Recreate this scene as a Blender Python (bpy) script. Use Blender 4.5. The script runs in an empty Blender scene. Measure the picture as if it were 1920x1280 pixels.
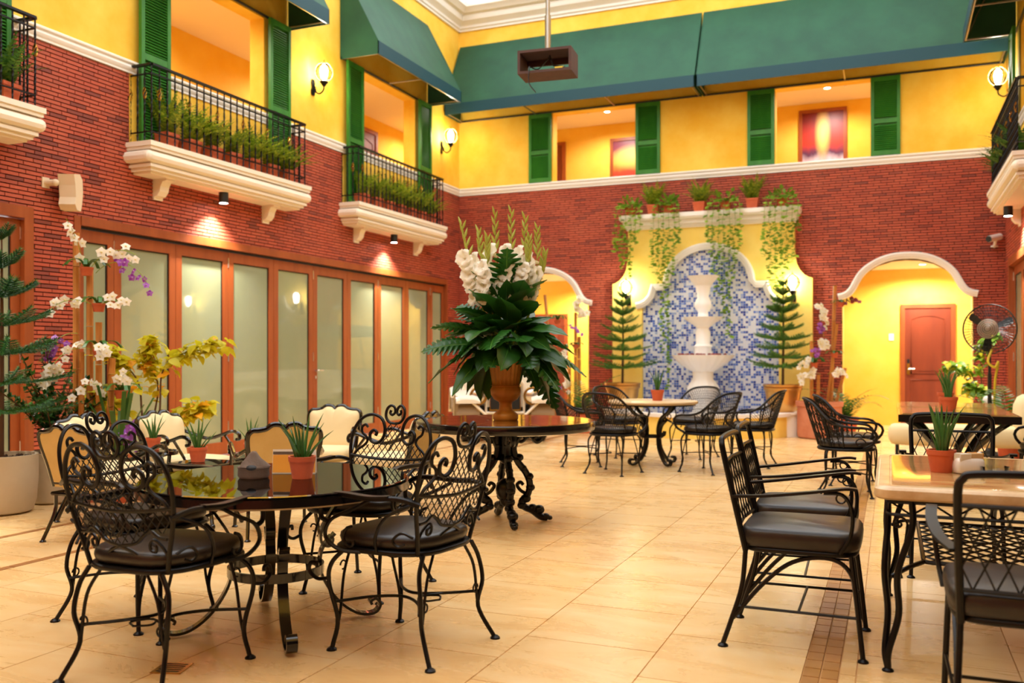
import bpy, math, random
import numpy as np
from mathutils import Vector, Matrix
random.seed(7)
PI = math.pi
sc = bpy.context.scene
COL = sc.collection

# ------------------------------------------------------------------ camera
YAW = math.atan(710 / 1705)
cam_d = bpy.data.cameras.new('camera')
cam = bpy.data.objects.new('camera', cam_d); COL.objects.link(cam)
cam.location = (0, 0, 1.2)
cam.rotation_euler = (PI / 2, 0, YAW)
cam_d.sensor_width = 36; cam_d.lens = 1705 / 1920 * 36
cam_d.shift_y = 30 / 1920
cam_d.clip_start = .05; cam_d.clip_end = 200
cam_d.dof.use_dof = True; cam_d.dof.focus_distance = 4.9; cam_d.dof.aperture_fstop = 2.2
sc.camera = cam
# ------------------------------------------------------------------ sky seen through the open skylight
w = bpy.data.worlds.new('sky'); sc.world = w; w.use_nodes = True
bg = w.node_tree.nodes['Background']
bg.inputs['Color'].default_value = (.97, .98, 1.0, 1); bg.inputs['Strength'].default_value = 2.3
vs = sc.view_settings
vs.view_transform = 'Standard'; vs.look = 'None'; vs.gamma = 1; vs.use_curve_mapping = False
vs.exposure = 0.55

# ------------------------------------------------------------------ helpers
def lin(c):
    c = c / 255
    return c / 12.92 if c <= .04045 else ((c + .055) / 1.055) ** 2.4
def rgb(r, g, b): return (lin(r), lin(g), lin(b), 1)
MATS = {}
def mat(name, col, rough=.5, metal=0, var=None, vscale=4, bump=0, bscale=40, tint=None, coat=0, spec=.5,
        emit=None, estr=0, coords='Object', stretch=(1, 1, 1), rnd=0, trans=0):
    m = bpy.data.materials.new(name); m.use_nodes = True
    nt = m.node_tree; N = nt.nodes; Lk = nt.links
    b = N['Principled BSDF']
    b.inputs['Roughness'].default_value = rough; b.inputs['Metallic'].default_value = metal
    b.inputs['Specular IOR Level'].default_value = spec
    b.inputs['Coat Weight'].default_value = coat; b.inputs['Coat Roughness'].default_value = .06
    if emit: b.inputs['Emission Color'].default_value = emit; b.inputs['Emission Strength'].default_value = estr
    c = N.new('ShaderNodeRGB'); c.outputs[0].default_value = col; out = c.outputs[0]
    if var or bump:
        if coords == 'World':
            g = N.new('ShaderNodeNewGeometry'); src = g.outputs['Position']
        else:
            t = N.new('ShaderNodeTexCoord'); src = t.outputs['Object']
        mp = N.new('ShaderNodeMapping'); mp.inputs['Scale'].default_value = stretch
        Lk.new(src, mp.inputs['Vector']); src = mp.outputs[0]
    if var:
        n = N.new('ShaderNodeTexNoise'); n.inputs['Scale'].default_value = vscale; n.inputs['Detail'].default_value = 5
        n.inputs['Roughness'].default_value = .62
        Lk.new(src, n.inputs['Vector'])
        r = N.new('ShaderNodeValToRGB'); r.color_ramp.elements[0].position = .32; r.color_ramp.elements[1].position = .68
        r.color_ramp.elements[0].color = var; r.color_ramp.elements[1].color = col
        Lk.new(n.outputs['Fac'], r.inputs['Fac']); out = r.outputs['Color']
    if tint:   # a second colour, mixed in by the 'tint' attribute that each piece carries
        a = N.new('ShaderNodeAttribute'); a.attribute_name = 'tint'
        mx = N.new('ShaderNodeMix'); mx.data_type = 'RGBA'
        Lk.new(a.outputs['Fac'], mx.inputs['Factor']); Lk.new(out, mx.inputs[6]); mx.inputs[7].default_value = tint
        out = mx.outputs[2]
    if rnd:
        oi = N.new('ShaderNodeObjectInfo'); hs = N.new('ShaderNodeHueSaturation')
        ma = N.new('ShaderNodeMath'); ma.operation = 'MULTIPLY_ADD'
        ma.inputs[1].default_value = rnd; ma.inputs[2].default_value = 1 - rnd / 2
        Lk.new(oi.outputs['Random'], ma.inputs[0]); Lk.new(ma.outputs[0], hs.inputs['Value']); Lk.new(out, hs.inputs['Color'])
        out = hs.outputs[0]
    Lk.new(out, b.inputs['Base Color'])
    if bump:
        n2 = N.new('ShaderNodeTexNoise'); n2.inputs['Scale'].default_value = bscale; n2.inputs['Detail'].default_value = 3
        Lk.new(src, n2.inputs['Vector'])
        bp = N.new('ShaderNodeBump'); bp.inputs['Strength'].default_value = bump; bp.inputs['Distance'].default_value = .01
        Lk.new(n2.outputs['Fac'], bp.inputs['Height']); Lk.new(bp.outputs[0], b.inputs['Normal'])
    if trans:
        tl = N.new('ShaderNodeBsdfTranslucent'); mxs = N.new('ShaderNodeMixShader'); mxs.inputs[0].default_value = trans
        Lk.new(out, tl.inputs[0]); Lk.new(b.outputs[0], mxs.inputs[1]); Lk.new(tl.outputs[0], mxs.inputs[2])
        Lk.new(mxs.outputs[0], N['Material Output'].inputs['Surface'])
    MATS[name] = m
    return m

mat('iron', rgb(13, 9, 8), .36, 0, spec=.28)
mat('cast_iron', rgb(11, 9, 8), .3, .2, spec=.5)
mat('leather', rgb(38, 30, 25), .36, var=rgb(31, 24, 20), vscale=9, bump=.08, bscale=120)
mat('brick', rgb(190, 92, 64), .62, var=rgb(176, 76, 52), vscale=2.2, tint=rgb(108, 54, 46), coords='World', bump=.3, bscale=60, spec=.35)
mat('shaded_mortar', rgb(38, 15, 11), .9)  # dark brown joints, deepened to hold the shadow between the courses
mat('yellow_plaster', rgb(253, 212, 88), .75, var=rgb(243, 184, 46), vscale=1.5, coords='World', bump=.05, bscale=30, spec=.25)
mat('pale_yellow_plaster', rgb(253, 224, 124), .75, var=rgb(248, 208, 92), vscale=1.8, coords='World', spec=.25)
mat('corridor_plaster', rgb(252, 208, 90), .75, var=rgb(247, 192, 62), vscale=1.3, coords='World', spec=.25)
mat('corridor_ceiling', rgb(250, 226, 188), .8, spec=.2)
mat('white_plaster', rgb(240, 234, 224), .55, spec=.4)
mat('cream_stone', rgb(238, 226, 204), .55, spec=.4)
mat('wood_red', rgb(160, 80, 34), .42, var=rgb(138, 64, 25), vscale=6, stretch=(1, 1, .12), coords='World', spec=.45)
mat('wood_door', rgb(132, 54, 22), .45, var=rgb(112, 42, 16), vscale=5, stretch=(1, 1, .15), coords='World')
mat('green_paint', rgb(56, 134, 34), .5, var=rgb(36, 110, 26), vscale=7, stretch=(1, 1, .3), coords='World')
mat('awning_cloth', rgb(34, 88, 62), .65, var=rgb(25, 74, 54), vscale=2.2, coords='World', bump=.1, bscale=14, spec=.4)
mat('awning_fascia', rgb(8, 66, 78), .6)
mat('terracotta', rgb(208, 100, 56), .7, var=rgb(192, 84, 44), vscale=6, rnd=.12)
mat('terracotta_old', rgb(186, 102, 66), .8, var=rgb(210, 140, 108), vscale=3)
mat('planter_stone', rgb(196, 180, 150), .75, var=rgb(182, 164, 134), vscale=3)
mat('soil', rgb(62, 40, 26), .95)
mat('fern', rgb(100, 138, 24), .5, tint=rgb(168, 182, 44), rnd=.3, trans=.35)
mat('fern_dark', rgb(44, 96, 26), .5, tint=rgb(84, 130, 38), rnd=.3, trans=.3)
mat('pine', rgb(26, 76, 26), .55, tint=rgb(58, 112, 32), rnd=.25)
mat('pine_pale', rgb(60, 108, 26), .55, tint=rgb(112, 152, 44), rnd=.25, trans=.2)
mat('leaf_dark', rgb(30, 80, 24), .32, tint=rgb(84, 142, 50), rnd=.4, spec=.5, trans=.22)
mat('leaf_yellow', rgb(232, 214, 44), .5, tint=rgb(168, 190, 36), rnd=.2, trans=.45)
mat('leaf_orange', rgb(240, 176, 40), .5, rnd=.2, trans=.45)
mat('leaf_vine', rgb(98, 144, 34), .45, tint=rgb(160, 192, 60), rnd=.25, trans=.35)
mat('blade', rgb(44, 94, 34), .4, tint=rgb(92, 136, 60), rnd=.2)
mat('bark', rgb(92, 62, 36), .85)
mat('bamboo', rgb(196, 126, 46), .5, var=rgb(170, 100, 34), vscale=8, stretch=(1, 1, .3))
mat('petal_white', rgb(252, 248, 236), .5, tint=rgb(248, 232, 170), trans=.35)
mat('petal_purple', rgb(150, 56, 176), .5, tint=rgb(224, 172, 232), trans=.3)
mat('petal_red', rgb(130, 34, 28), .5)
mat('glad_green', rgb(150, 168, 42), .5, tint=rgb(216, 214, 110), trans=.25)
mat('gold_paint', rgb(218, 152, 58), .4, .12, var=rgb(194, 120, 36), vscale=7)
mat('gold_metal', rgb(226, 176, 100), .3, .7, var=rgb(206, 150, 76), vscale=3)
mat('brass', rgb(200, 150, 60), .25, .9)
mat('chrome', rgb(210, 208, 204), .2, .9)
mat('steel', rgb(170, 165, 158), .3, .8)
mat('cream_fabric', rgb(236, 214, 164), .85, bump=.06, bscale=160)
mat('ochre_fabric', rgb(214, 186, 124), .85, var=rgb(204, 174, 110), vscale=6, bump=.06, bscale=200)
mat('marble', rgb(220, 182, 118), .1, var=rgb(160, 112, 58), vscale=7, stretch=(.35, 2.2, 1), coat=.3)
mat('marble_edge', rgb(224, 196, 150), .28, var=rgb(196, 156, 104), vscale=9)
mat('travertine', rgb(236, 208, 164), .25, var=rgb(222, 188, 140), vscale=5)
mat('amber_stone', rgb(124, 80, 34), .06, var=rgb(96, 56, 22), vscale=6, coat=.6)
mat('black_lacquer', rgb(14, 11, 10), .16, coat=.4)
mat('car_white', rgb(238, 228, 208), .3, coat=.3)
mat('car_shaded', rgb(150, 124, 88), .5)  # tan tone puts the shading below the white fenders into the colour
mat('black', rgb(10, 9, 9), .6)
mat('rubber', rgb(34, 30, 28), .8)
mat('canvas_grey', rgb(92, 84, 74), .9)
mat('red_leather', rgb(104, 26, 18), .5)
mat('speaker_cream', rgb(226, 206, 172), .55)
mat('projector_wood', rgb(84, 54, 44), .7, var=rgb(70, 44, 38), vscale=8)
mat('plastic_white', rgb(236, 228, 214), .45)
mat('plastic_black', rgb(18, 18, 18), .45)
mat('yellow_hose', rgb(220, 190, 40), .5)
mat('marble_white', rgb(250, 248, 244), .4, spec=.5)
mat('ceramic', rgb(246, 240, 228), .2, coat=.3)
mat('ash_clay', rgb(112, 92, 76), .8, var=rgb(90, 72, 58), vscale=10, bump=.3, bscale=50)
mat('paper_white', rgb(236, 226, 206), .7)
mat('paper_orange', rgb(236, 160, 50), .6)
mat('paper_dark', rgb(96, 78, 60), .6)
mat('strip_tile', rgb(188, 136, 74), .4, var=rgb(170, 116, 60), vscale=5, coords='World', rnd=.25)
mat('strip_left', rgb(172, 116, 60), .4, var=rgb(150, 96, 46), vscale=5, coords='World')
mat('truss_paint', rgb(244, 236, 226), .6)

# floor stone: warm marble with drifting veins, laid in tiles
def floor_mat():
    m = mat('floor_stone', rgb(232, 186, 120), .24, spec=.5)
    nt = m.node_tree; N = nt.nodes; Lk = nt.links; b = N['Principled BSDF']
    g = N.new('ShaderNodeNewGeometry')
    oi = N.new('ShaderNodeObjectInfo')
    cmb = N.new('ShaderNodeVectorMath'); cmb.operation = 'SCALE'; cmb.inputs[3].default_value = 0
    mp = N.new('ShaderNodeMapping'); mp.inputs['Scale'].default_value = (1.1, 3.0, 1); mp.inputs['Rotation'].default_value = (0, 0, .12)
    Lk.new(g.outputs['Position'], mp.inputs['Vector'])
    n1 = N.new('ShaderNodeTexNoise'); n1.inputs['Scale'].default_value = 1.5; n1.inputs['Detail'].default_value = 8
    n1.inputs['Roughness'].default_value = .66; n1.inputs['Distortion'].default_value = .7
    Lk.new(mp.outputs[0], n1.inputs['Vector'])
    r = N.new('ShaderNodeValToRGB'); e = r.color_ramp.elements
    e[0].position = .28; e[0].color = rgb(220, 172, 108); e[1].position = .72; e[1].color = rgb(238, 206, 152)
    k = e.new(.5); k.color = rgb(231, 190, 128)
    Lk.new(n1.outputs['Fac'], r.inputs['Fac'])
    n2 = N.new('ShaderNodeTexNoise'); n2.inputs['Scale'].default_value = 9; n2.inputs['Detail'].default_value = 6; n2.inputs['Roughness'].default_value = .7
    Lk.new(mp.outputs[0], n2.inputs['Vector'])
    r2 = N.new('ShaderNodeValToRGB'); r2.color_ramp.elements[0].position = .62; r2.color_ramp.elements[1].position = .75
    r2.color_ramp.elements[0].color = (0, 0, 0, 1); r2.color_ramp.elements[1].color = (.18, .18, .18, 1)
    Lk.new(n2.outputs['Fac'], r2.inputs['Fac'])
    mx = N.new('ShaderNodeMix'); mx.data_type = 'RGBA'; mx.inputs[7].default_value = rgb(196, 128, 62)
    Lk.new(r2.outputs['Color'], mx.inputs['Factor']); Lk.new(r.outputs['Color'], mx.inputs[6])
    hs = N.new('ShaderNodeHueSaturation'); ma = N.new('ShaderNodeMath'); ma.operation = 'MULTIPLY_ADD'
    ma.inputs[1].default_value = .08; ma.inputs[2].default_value = .96
    Lk.new(oi.outputs['Random'], ma.inputs[0]); Lk.new(ma.outputs[0], hs.inputs['Value']); Lk.new(mx.outputs[2], hs.inputs['Color'])
    Lk.new(hs.outputs[0], b.inputs['Base Color'])
    mr = N.new('ShaderNodeMapRange'); mr.inputs[3].default_value = .2; mr.inputs[4].default_value = .36
    Lk.new(n1.outputs['Fac'], mr.inputs[0]); Lk.new(mr.outputs[0], b.inputs['Roughness'])
floor_mat()
mat('grout', rgb(206, 158, 100), .8)

def clear_glass(name, tint, ior=1.5):
    m = bpy.data.materials.new(name); m.use_nodes = True; nt = m.node_tree; N = nt.nodes; Lk = nt.links
    N.remove(N['Principled BSDF'])
    t = N.new('ShaderNodeBsdfTransparent'); t.inputs[0].default_value = tint
    g = N.new('ShaderNodeBsdfGlossy'); g.inputs['Roughness'].default_value = .01
    f = N.new('ShaderNodeFresnel'); f.inputs['IOR'].default_value = ior
    mx = N.new('ShaderNodeMixShader')
    Lk.new(f.outputs[0], mx.inputs[0]); Lk.new(t.outputs[0], mx.inputs[1]); Lk.new(g.outputs[0], mx.inputs[2])
    Lk.new(mx.outputs[0], N['Material Output'].inputs['Surface']); MATS[name] = m
clear_glass('globe_glass', (.97, .98, .96, 1), 1.25)
clear_glass('table_glass', rgb(150, 170, 140), 7)
clear_glass('bowl_glass', (.93, .94, .92, 1), 1.45)
# sand-blasted glass of the folding doors: pale green body under a smooth reflecting face
mat('frosted_glass', rgb(150, 156, 124), .03, spec=.6, var=rgb(142, 148, 116), vscale=.8, coords='World')
mat('bulb', rgb(255, 250, 225), .5, emit=(1, .97, .80, 1), estr=70)
mat('downlight_lens', rgb(255, 255, 250), .5, emit=(1, .96, .9, 1), estr=40)
mat('ceiling_lens', rgb(255, 250, 230), .5, emit=(1, .9, .7, 1), estr=10)

def mosaic_mat():
    m = mat('mosaic', rgb(225, 230, 240), .15, spec=.5)
    nt = m.node_tree; N = nt.nodes; Lk = nt.links; b = N['Principled BSDF']
    a = N.new('ShaderNodeAttribute'); a.attribute_name = 'tint'
    r = N.new('ShaderNodeValToRGB'); r.color_ramp.interpolation = 'CONSTANT'; e = r.color_ramp.elements
    e[0].position = 0; e[0].color = rgb(226, 230, 240)
    e[1].position = .46; e[1].color = rgb(160, 182, 226)
    for p, c in ((.6, rgb(84, 122, 204)), (.84, rgb(44, 80, 172))):
        k = e.new(p); k.color = c
    Lk.new(a.outputs['Fac'], r.inputs['Fac']); Lk.new(r.outputs['Color'], b.inputs['Base Color'])
mosaic_mat()

def painting_mat(name, stops, sun, zs):
    """an abstract sunset print: bands of colour by height with a bright blurred blaze"""
    m = mat(name, rgb(200, 60, 30), .4)
    nt = m.node_tree; N = nt.nodes; Lk = nt.links; b = N['Principled BSDF']
    t = N.new('ShaderNodeTexCoord'); sp = N.new('ShaderNodeSeparateXYZ'); Lk.new(t.outputs['Generated'], sp.inputs[0])
    n = N.new('ShaderNodeTexNoise'); n.inputs['Scale'].default_value = 4; n.inputs['Detail'].default_value = 5
    Lk.new(t.outputs['Generated'], n.inputs['Vector'])
    ad = N.new('ShaderNodeMath'); ad.operation = 'MULTIPLY_ADD'; ad.inputs[1].default_value = .22
    Lk.new(n.outputs['Fac'], ad.inputs[0]); Lk.new(sp.outputs['Z'], ad.inputs[2])
    r = N.new('ShaderNodeValToRGB'); e = r.color_ramp.elements
    e[0].position = stops[0][0]; e[0].color = stops[0][1]; e[1].position = stops[-1][0]; e[1].color = stops[-1][1]
    for p, c in stops[1:-1]:
        k = e.new(p); k.color = c
    Lk.new(ad.outputs[0], r.inputs['Fac'])
    d = N.new('ShaderNodeVectorMath'); d.operation = 'DISTANCE'
    mp = N.new('ShaderNodeMapping'); mp.inputs['Scale'].default_value = (zs[0], 0, zs[1]); Lk.new(t.outputs['Generated'], mp.inputs[0])
    Lk.new(mp.outputs[0], d.inputs[0]); d.inputs[1].default_value = (.5 * zs[0], 0, sun * zs[1])
    r2 = N.new('ShaderNodeValToRGB'); r2.color_ramp.elements[0].color = (1, 1, 1, 1); r2.color_ramp.elements[1].color = (0, 0, 0, 1)
    r2.color_ramp.elements[0].position = .05; r2.color_ramp.elements[1].position = .42
    Lk.new(d.outputs['Value'], r2.inputs[0])
    mx = N.new('ShaderNodeMix'); mx.data_type = 'RGBA'; mx.inputs[7].default_value = rgb(255, 226, 120)
    Lk.new(r2.outputs[0], mx.inputs['Factor']); Lk.new(r.outputs[0], mx.inputs[6]); Lk.new(mx.outputs[2], b.inputs['Base Color'])
painting_mat('print_blaze', [(.16, rgb(210, 180, 204)), (.34, rgb(224, 200, 216)), (.46, rgb(84, 34, 74)), (.62, rgb(196, 44, 20)), (1.0, rgb(120, 12, 18))], .66, (2.0, .9))
painting_mat('print_sunset', [(.1, rgb(40, 110, 60)), (.24, rgb(196, 30, 40)), (.5, rgb(216, 70, 40)), (.7, rgb(240, 160, 60)), (.95, rgb(120, 30, 60))], .68, (.7, 1.6))

class MB:
    """collects shapes and links them as one mesh object"""
    def __init__(s): s.v = []; s.f = []; s.t = []
    def add(s, vs, fs, tint=0.):
        o = len(s.v); s.v.extend([tuple(map(float, p)) for p in vs])
        s.f.extend([tuple(i + o for i in f) for f in fs]); s.t.extend([tint] * len(fs)); return s
    def box(s, x0, x1, y0, y1, z0, z1, tint=0.):
        return s.add([(x0,y0,z0),(x1,y0,z0),(x1,y1,z0),(x0,y1,z0),(x0,y0,z1),(x1,y0,z1),(x1,y1,z1),(x0,y1,z1)],
                     [(3,2,1,0),(4,5,6,7),(0,1,5,4),(1,2,6,5),(2,3,7,6),(3,0,4,7)], tint)
    def hexa(s, p, tint=0.):   # eight corners in box order
        return s.add(p, [(3,2,1,0),(4,5,6,7),(0,1,5,4),(1,2,6,5),(2,3,7,6),(3,0,4,7)], tint)
    def tube(s, pts, r, n=6, closed=False, tint=0., caps=True, up=None, flat=None):
        P = np.array(pts, float); k = len(P)
        if k < 2: return s
        T = np.zeros_like(P)
        if closed:
            T = np.roll(P, -1, 0) - np.roll(P, 1, 0)
        else:
            T[1:-1] = P[2:] - P[:-2]; T[0] = P[1] - P[0]; T[-1] = P[-1] - P[-2]
        T /= (np.linalg.norm(T, axis=1)[:, None] + 1e-9)
        rr = np.full(k, r) if np.isscalar(r) else np.array(r, float)
        u = np.array((0, 0, 1.)) if up is None else np.array(up, float)
        if abs(np.dot(u, T[0])) > .95: u = np.array((1., 0, 0)) if abs(T[0][0]) < .9 else np.array((0, 1., 0))
        vs = []
        nn = 4 if flat else n
        for i in range(k):
            if flat is not None and up is not None:
                u = np.array(up, float)
            a = np.cross(T[i], u); la = np.linalg.norm(a)
            if la < 1e-6: a = prev_a
            else: a = a / la
            prev_a = a
            bb = np.cross(a, T[i]); u = bb
            if flat:
                for sx, sy in ((-1,-1),(1,-1),(1,1),(-1,1)):
                    vs.append(P[i] + a * sx * flat[0] / 2 + bb * sy * flat[1] / 2)
            else:
                for j in range(n):
                    an = 2 * PI * j / n
                    vs.append(P[i] + rr[i] * (math.cos(an) * a + math.sin(an) * bb))
        fs = []
        for i in range(k if closed else k - 1):
            i2 = (i + 1) % k
            for j in range(nn):
                j2 = (j + 1) % nn
                fs.append((i*nn+j, i2*nn+j, i2*nn+j2, i*nn+j2))
        if caps and not closed:
            fs.append(tuple(range(nn))); fs.append(tuple((k-1)*nn + j for j in reversed(range(nn))))
        return s.add(vs, fs, tint)
    def lathe(s, prof, n=20, c=(0,0,0), ripple=None, tint=0., cap=True):
        vs = []; k = len(prof)
        for i, (r, z) in enumerate(prof):
            for j in range(n):
                a = 2 * PI * j / n
                q = r * (1 + (ripple(a, i) if ripple else 0))
                vs.append((c[0] + q * math.cos(a), c[1] + q * math.sin(a), c[2] + z))
        fs = [(i*n+j, i*n+(j+1)%n, (i+1)*n+(j+1)%n, (i+1)*n+j) for i in range(k-1) for j in range(n)]
        if cap:
            fs.append(tuple(reversed(range(n)))); fs.append(tuple((k-1)*n+j for j in range(n)))
        return s.add(vs, fs, tint)
    def ball(s, c, r, sc_=(1,1,1), n=10, m=6, tint=0.):
        prof = [(math.sin(PI*i/m), -math.cos(PI*i/m)) for i in range(m+1)]
        vs = []; 
        for (q, z) in prof:
            for j in range(n):
                a = 2*PI*j/n
                vs.append((c[0]+r*sc_[0]*q*math.cos(a), c[1]+r*sc_[1]*q*math.sin(a), c[2]+r*sc_[2]*z))
        fs = [(i*n+j, i*n+(j+1)%n, (i+1)*n+(j+1)%n, (i+1)*n+j) for i in range(m) for j in range(n)]
        return s.add(vs, fs, tint)
    def prism(s, poly, f0, f1, tint=0.):
        """poly: 2-D outline; f0, f1 map (a, b) to the near and far 3-D points"""
        k = len(poly)
        vs = [f0(*p) for p in poly] + [f1(*p) for p in poly]
        fs = [tuple(reversed(range(k))), tuple(range(k, 2*k))] + [(i, (i+1)%k, k+(i+1)%k, k+i) for i in range(k)]
        return s.add(vs, fs, tint)
    def cushion(s, w, d, z0, z1, r=.03, e=3.2, n=28, c=(0,0), puff=.012, taper=0):
        rings = []
        h = z1 - z0
        for q, t in ((.0, 0.), (.45, .04), (.85, .22), (1., .5), (.88, .8), (.5, .95), (.0, 1.)):
            rings.append((q, t))
        vs = []
        for q, t in rings:
            ins = r * (1 - q)
            for j in range(n):
                a = 2*PI*j/n; ca, sa = math.cos(a), math.sin(a)
                x = (w/2 - ins) * math.copysign(abs(ca)**(2/e), ca); y = (d/2 - ins) * math.copysign(abs(sa)**(2/e), sa)
                x *= 1 + taper * y / d
                vs.append((c[0]+x, c[1]+y, z0 + h*t))
        o = len(vs); vs.append((c[0], c[1], z0)); vs.append((c[0], c[1], z1 + puff))
        fs = [(i*n+j, i*n+(j+1)%n, (i+1)*n+(j+1)%n, (i+1)*n+j) for i in range(6) for j in range(n)]
        fs += [(o, (j+1)%n, j) for j in range(n)] + [(o+1, 6*n+j, 6*n+(j+1)%n) for j in range(n)]
        return s.add(vs, fs)
    def mesh(s, name, m, smooth=True, ang=40):
        me = bpy.data.meshes.new(name); me.from_pydata(s.v, [], s.f)
        if any(s.t):
            at = me.attributes.new('tint', 'FLOAT', 'FACE'); at.data.foreach_set('value', s.t)
        me.materials.append(MATS[m])
        if smooth:
            me.polygons.foreach_set('use_smooth', [True] * len(me.polygons))
            me.set_sharp_from_angle(angle=math.radians(ang))
        return me
    def build(s, name, m, parent=None, smooth=True, ang=40, **kw):
        return link(name, s.mesh(name, m, smooth, ang), parent, **kw)

def link(name, me, parent=None, loc=None, rot=None, scale=None, kind=None, label=None):
    o = bpy.data.objects.new(name, me); COL.objects.link(o); o.parent = parent
    if loc is not None: o.location = loc
    if rot is not None: o.rotation_euler = rot
    if scale is not None: o.scale = (scale,)*3 if np.isscalar(scale) else scale
    if kind: o['kind'] = kind
    if label: o['label'] = label
    return o
def thing(name, label, cat, loc=(0,0,0), rz=0, group=None):
    o = bpy.data.objects.new(name, None); COL.objects.link(o); o.empty_display_size = .1
    o.location = loc; o.rotation_euler = (0, 0, rz); o['label'] = label; o['category'] = cat
    if group: o['group'] = group
    return o
def tag(o, label, cat, group=None):
    o['label'] = label; o['category'] = cat
    if group: o['group'] = group
    return o
def dup(root, label, loc, rz=0, group=None):
    def cp(o, p):
        c = o.copy(); COL.objects.link(c); c.parent = p
        for ch in o.children: cp(ch, c)
        return c
    r = cp(root, None); r.location = loc; r.rotation_euler = (0, 0, rz); r['label'] = label
    if group: r['group'] = group
    return r
def struct(name, label=None):
    o = bpy.data.objects.new(name, None); COL.objects.link(o); o['kind'] = 'structure'
    if label: o['label'] = label
    return o

def cr(pts, n=6, closed=False):
    """Catmull-Rom curve through the points"""
    P = [np.array(p, float) for p in pts]; k = len(P); out = []
    for i in range(k if closed else k - 1):
        p1, p2 = P[i], P[(i+1) % k]
        p0 = P[i-1] if (i > 0 or closed) else 2*p1 - p2
        p3 = P[(i+2) % k] if (i + 2 < k or closed) else 2*p2 - p1
        for j in range(n):
            t = j / n
            out.append(.5*((2*p1) + (-p0+p2)*t + (2*p0-5*p1+4*p2-p3)*t*t + (-p0+3*p1-3*p2+p3)*t**3))
    if not closed: out.append(P[-1])
    return out
def spiral(c, r0, r1, a0, a1, n=16):
    return [(c[0] + (r0+(r1-r0)*i/n)*math.cos(a0+(a1-a0)*i/n), c[1] + (r0+(r1-r0)*i/n)*math.sin(a0+(a1-a0)*i/n)) for i in range(n+1)]
def inside(poly, x, y):
    r = False; j = len(poly) - 1
    for i in range(len(poly)):
        xi, yi = poly[i][0], poly[i][1]; xj, yj = poly[j][0], poly[j][1]
        if (yi > y) != (yj > y) and x < (xj-xi)*(y-yi)/(yj-yi) + xi: r = not r
        j = i
    return r
def lattice_lines(poly, step, slope, res=.006):
    """both families of diagonal lines clipped to a 2-D outline"""
    xs = [p[0] for p in poly]; ys = [p[1] for p in poly]
    x0, x1, y0, y1 = min(xs), max(xs), min(ys), max(ys); out = []
    for sg in (1, -1):
        h = (y1 - y0) / slope
        c = x0 - h - .5*step
        while c < x1 + h:
            run = None; y = y0
            while y <= y1 + res:
                x = c + sg * (y - y0) / slope
                if y <= y1 and inside(poly, x, y):
                    if run is None: run = [(x, y), (x, y)]
                    else: run[1] = (x, y)
                else:
                    if run and abs(run[1][1]-run[0][1]) > res: out.append(run)
                    run = None
                y += res
            if run and abs(run[1][1]-run[0][1]) > res: out.append(run)
            c += step
    return out
def R(a, b): return random.uniform(a, b)

# ================================================================== THE SETTING
L, B, RW, FY = -7.475, 15.36, 1.59, -3.0      # left wall x, back wall y, right wall x, wall behind the camera y
SH = math.sin(YAW); CH = math.cos(YAW)
def proj(p):
    r = p[0]*CH + p[1]*SH; d = -p[0]*SH + p[1]*CH
    if d < .2: return None
    return 960 + 1705*r/d, 670 - 1705*(p[2]-1.2)/d, d

# ---- floor: tiles on a grout bed
fl = struct('floor')
MB().box(L-.3, RW+.3, FY-.3, 17.7, -.12, -.006).build('grout_bed', 'grout', fl, smooth=False)
tiles = []
def tile_band(x0, x1, pitch=.57):
    x = x1
    while x > x0 + .02:
        xa = max(x0, x - pitch)
        y = -1.2 + (.0 if int(round((x1-x)/pitch)) % 2 == 0 else .285) + R(-.02, .02)
        while y < B + 2.2:
            tiles.append((xa, x, y, min(y+.57, B+2.25))); y += .57
        x -= pitch
for a, b_ in ((L, -5.51), (-5.45, -4.69), (-4.63, -.31), (-.18, RW)): tile_band(a, b_)
def tkey(t):
    c = ((t[0]+t[1])/2, (t[2]+t[3])/2, 0); q = proj(c)
    vis = q and -60 < q[0] < 1980 and q[1] < 1330 and t[3] < B
    return q[2] if vis else 99
tiles.sort(key=tkey)
tmesh = {}
def tile_box(mb, x0, x1, y0, y1):
    g = .0016
    mb.hexa([(x0+g,y0+g,-.006),(x1-g,y0+g,-.006),(x1-g,y1-g,-.006),(x0+g,y1-g,-.006),
             (x0+g+.001,y0+g+.001,0),(x1-g-.001,y0+g+.001,0),(x1-g-.001,y1-g-.001,0),(x0+g+.001,y1-g-.001,0)])
far = MB()
for i, t in enumerate(tiles):
    if i < 300:
        key = (round(t[1]-t[0], 3), round(t[3]-t[2], 3))
        if key not in tmesh:
            mb = MB(); tile_box(mb, 0, key[0], 0, key[1]); tmesh[key] = mb.mesh('floor_tile', 'floor_stone', False)
        link('floor_tile', tmesh[key], fl, (t[0], t[2], 0))
    else: tile_box(far, *t)
far.build('floor_tiles_beyond', 'floor_stone', fl, smooth=False, kind='stuff')
# brown mosaic strips let into the floor
sm = MB(); tile_box(sm, 0, .063, 0, .1); sme = sm.mesh('strip_tile', 'strip_tile', False)
rest = MB(); y = -1.; n = 0
while y < B - .1:
    for x in (-.309, -.244):
        if 3.2 < y < 10 : link('strip_tile', sme, fl, (x, y, .0004)); n += 1
        else: tile_box(rest, x, x+.063, y, y+.1)
    y += .102
rest.build('strip_tiles_beyond', 'strip_tile', fl, smooth=False, kind='stuff')
sm = MB(); tile_box(sm, 0, .058, 0, .3); sme = sm.mesh('strip_tile', 'strip_left', False)
for x in (-5.509, -4.689):
    y = 1.
    while y < B - .3:
        link('strip_tile', sme, fl, (x, y, .0004)); y += .302

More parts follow.
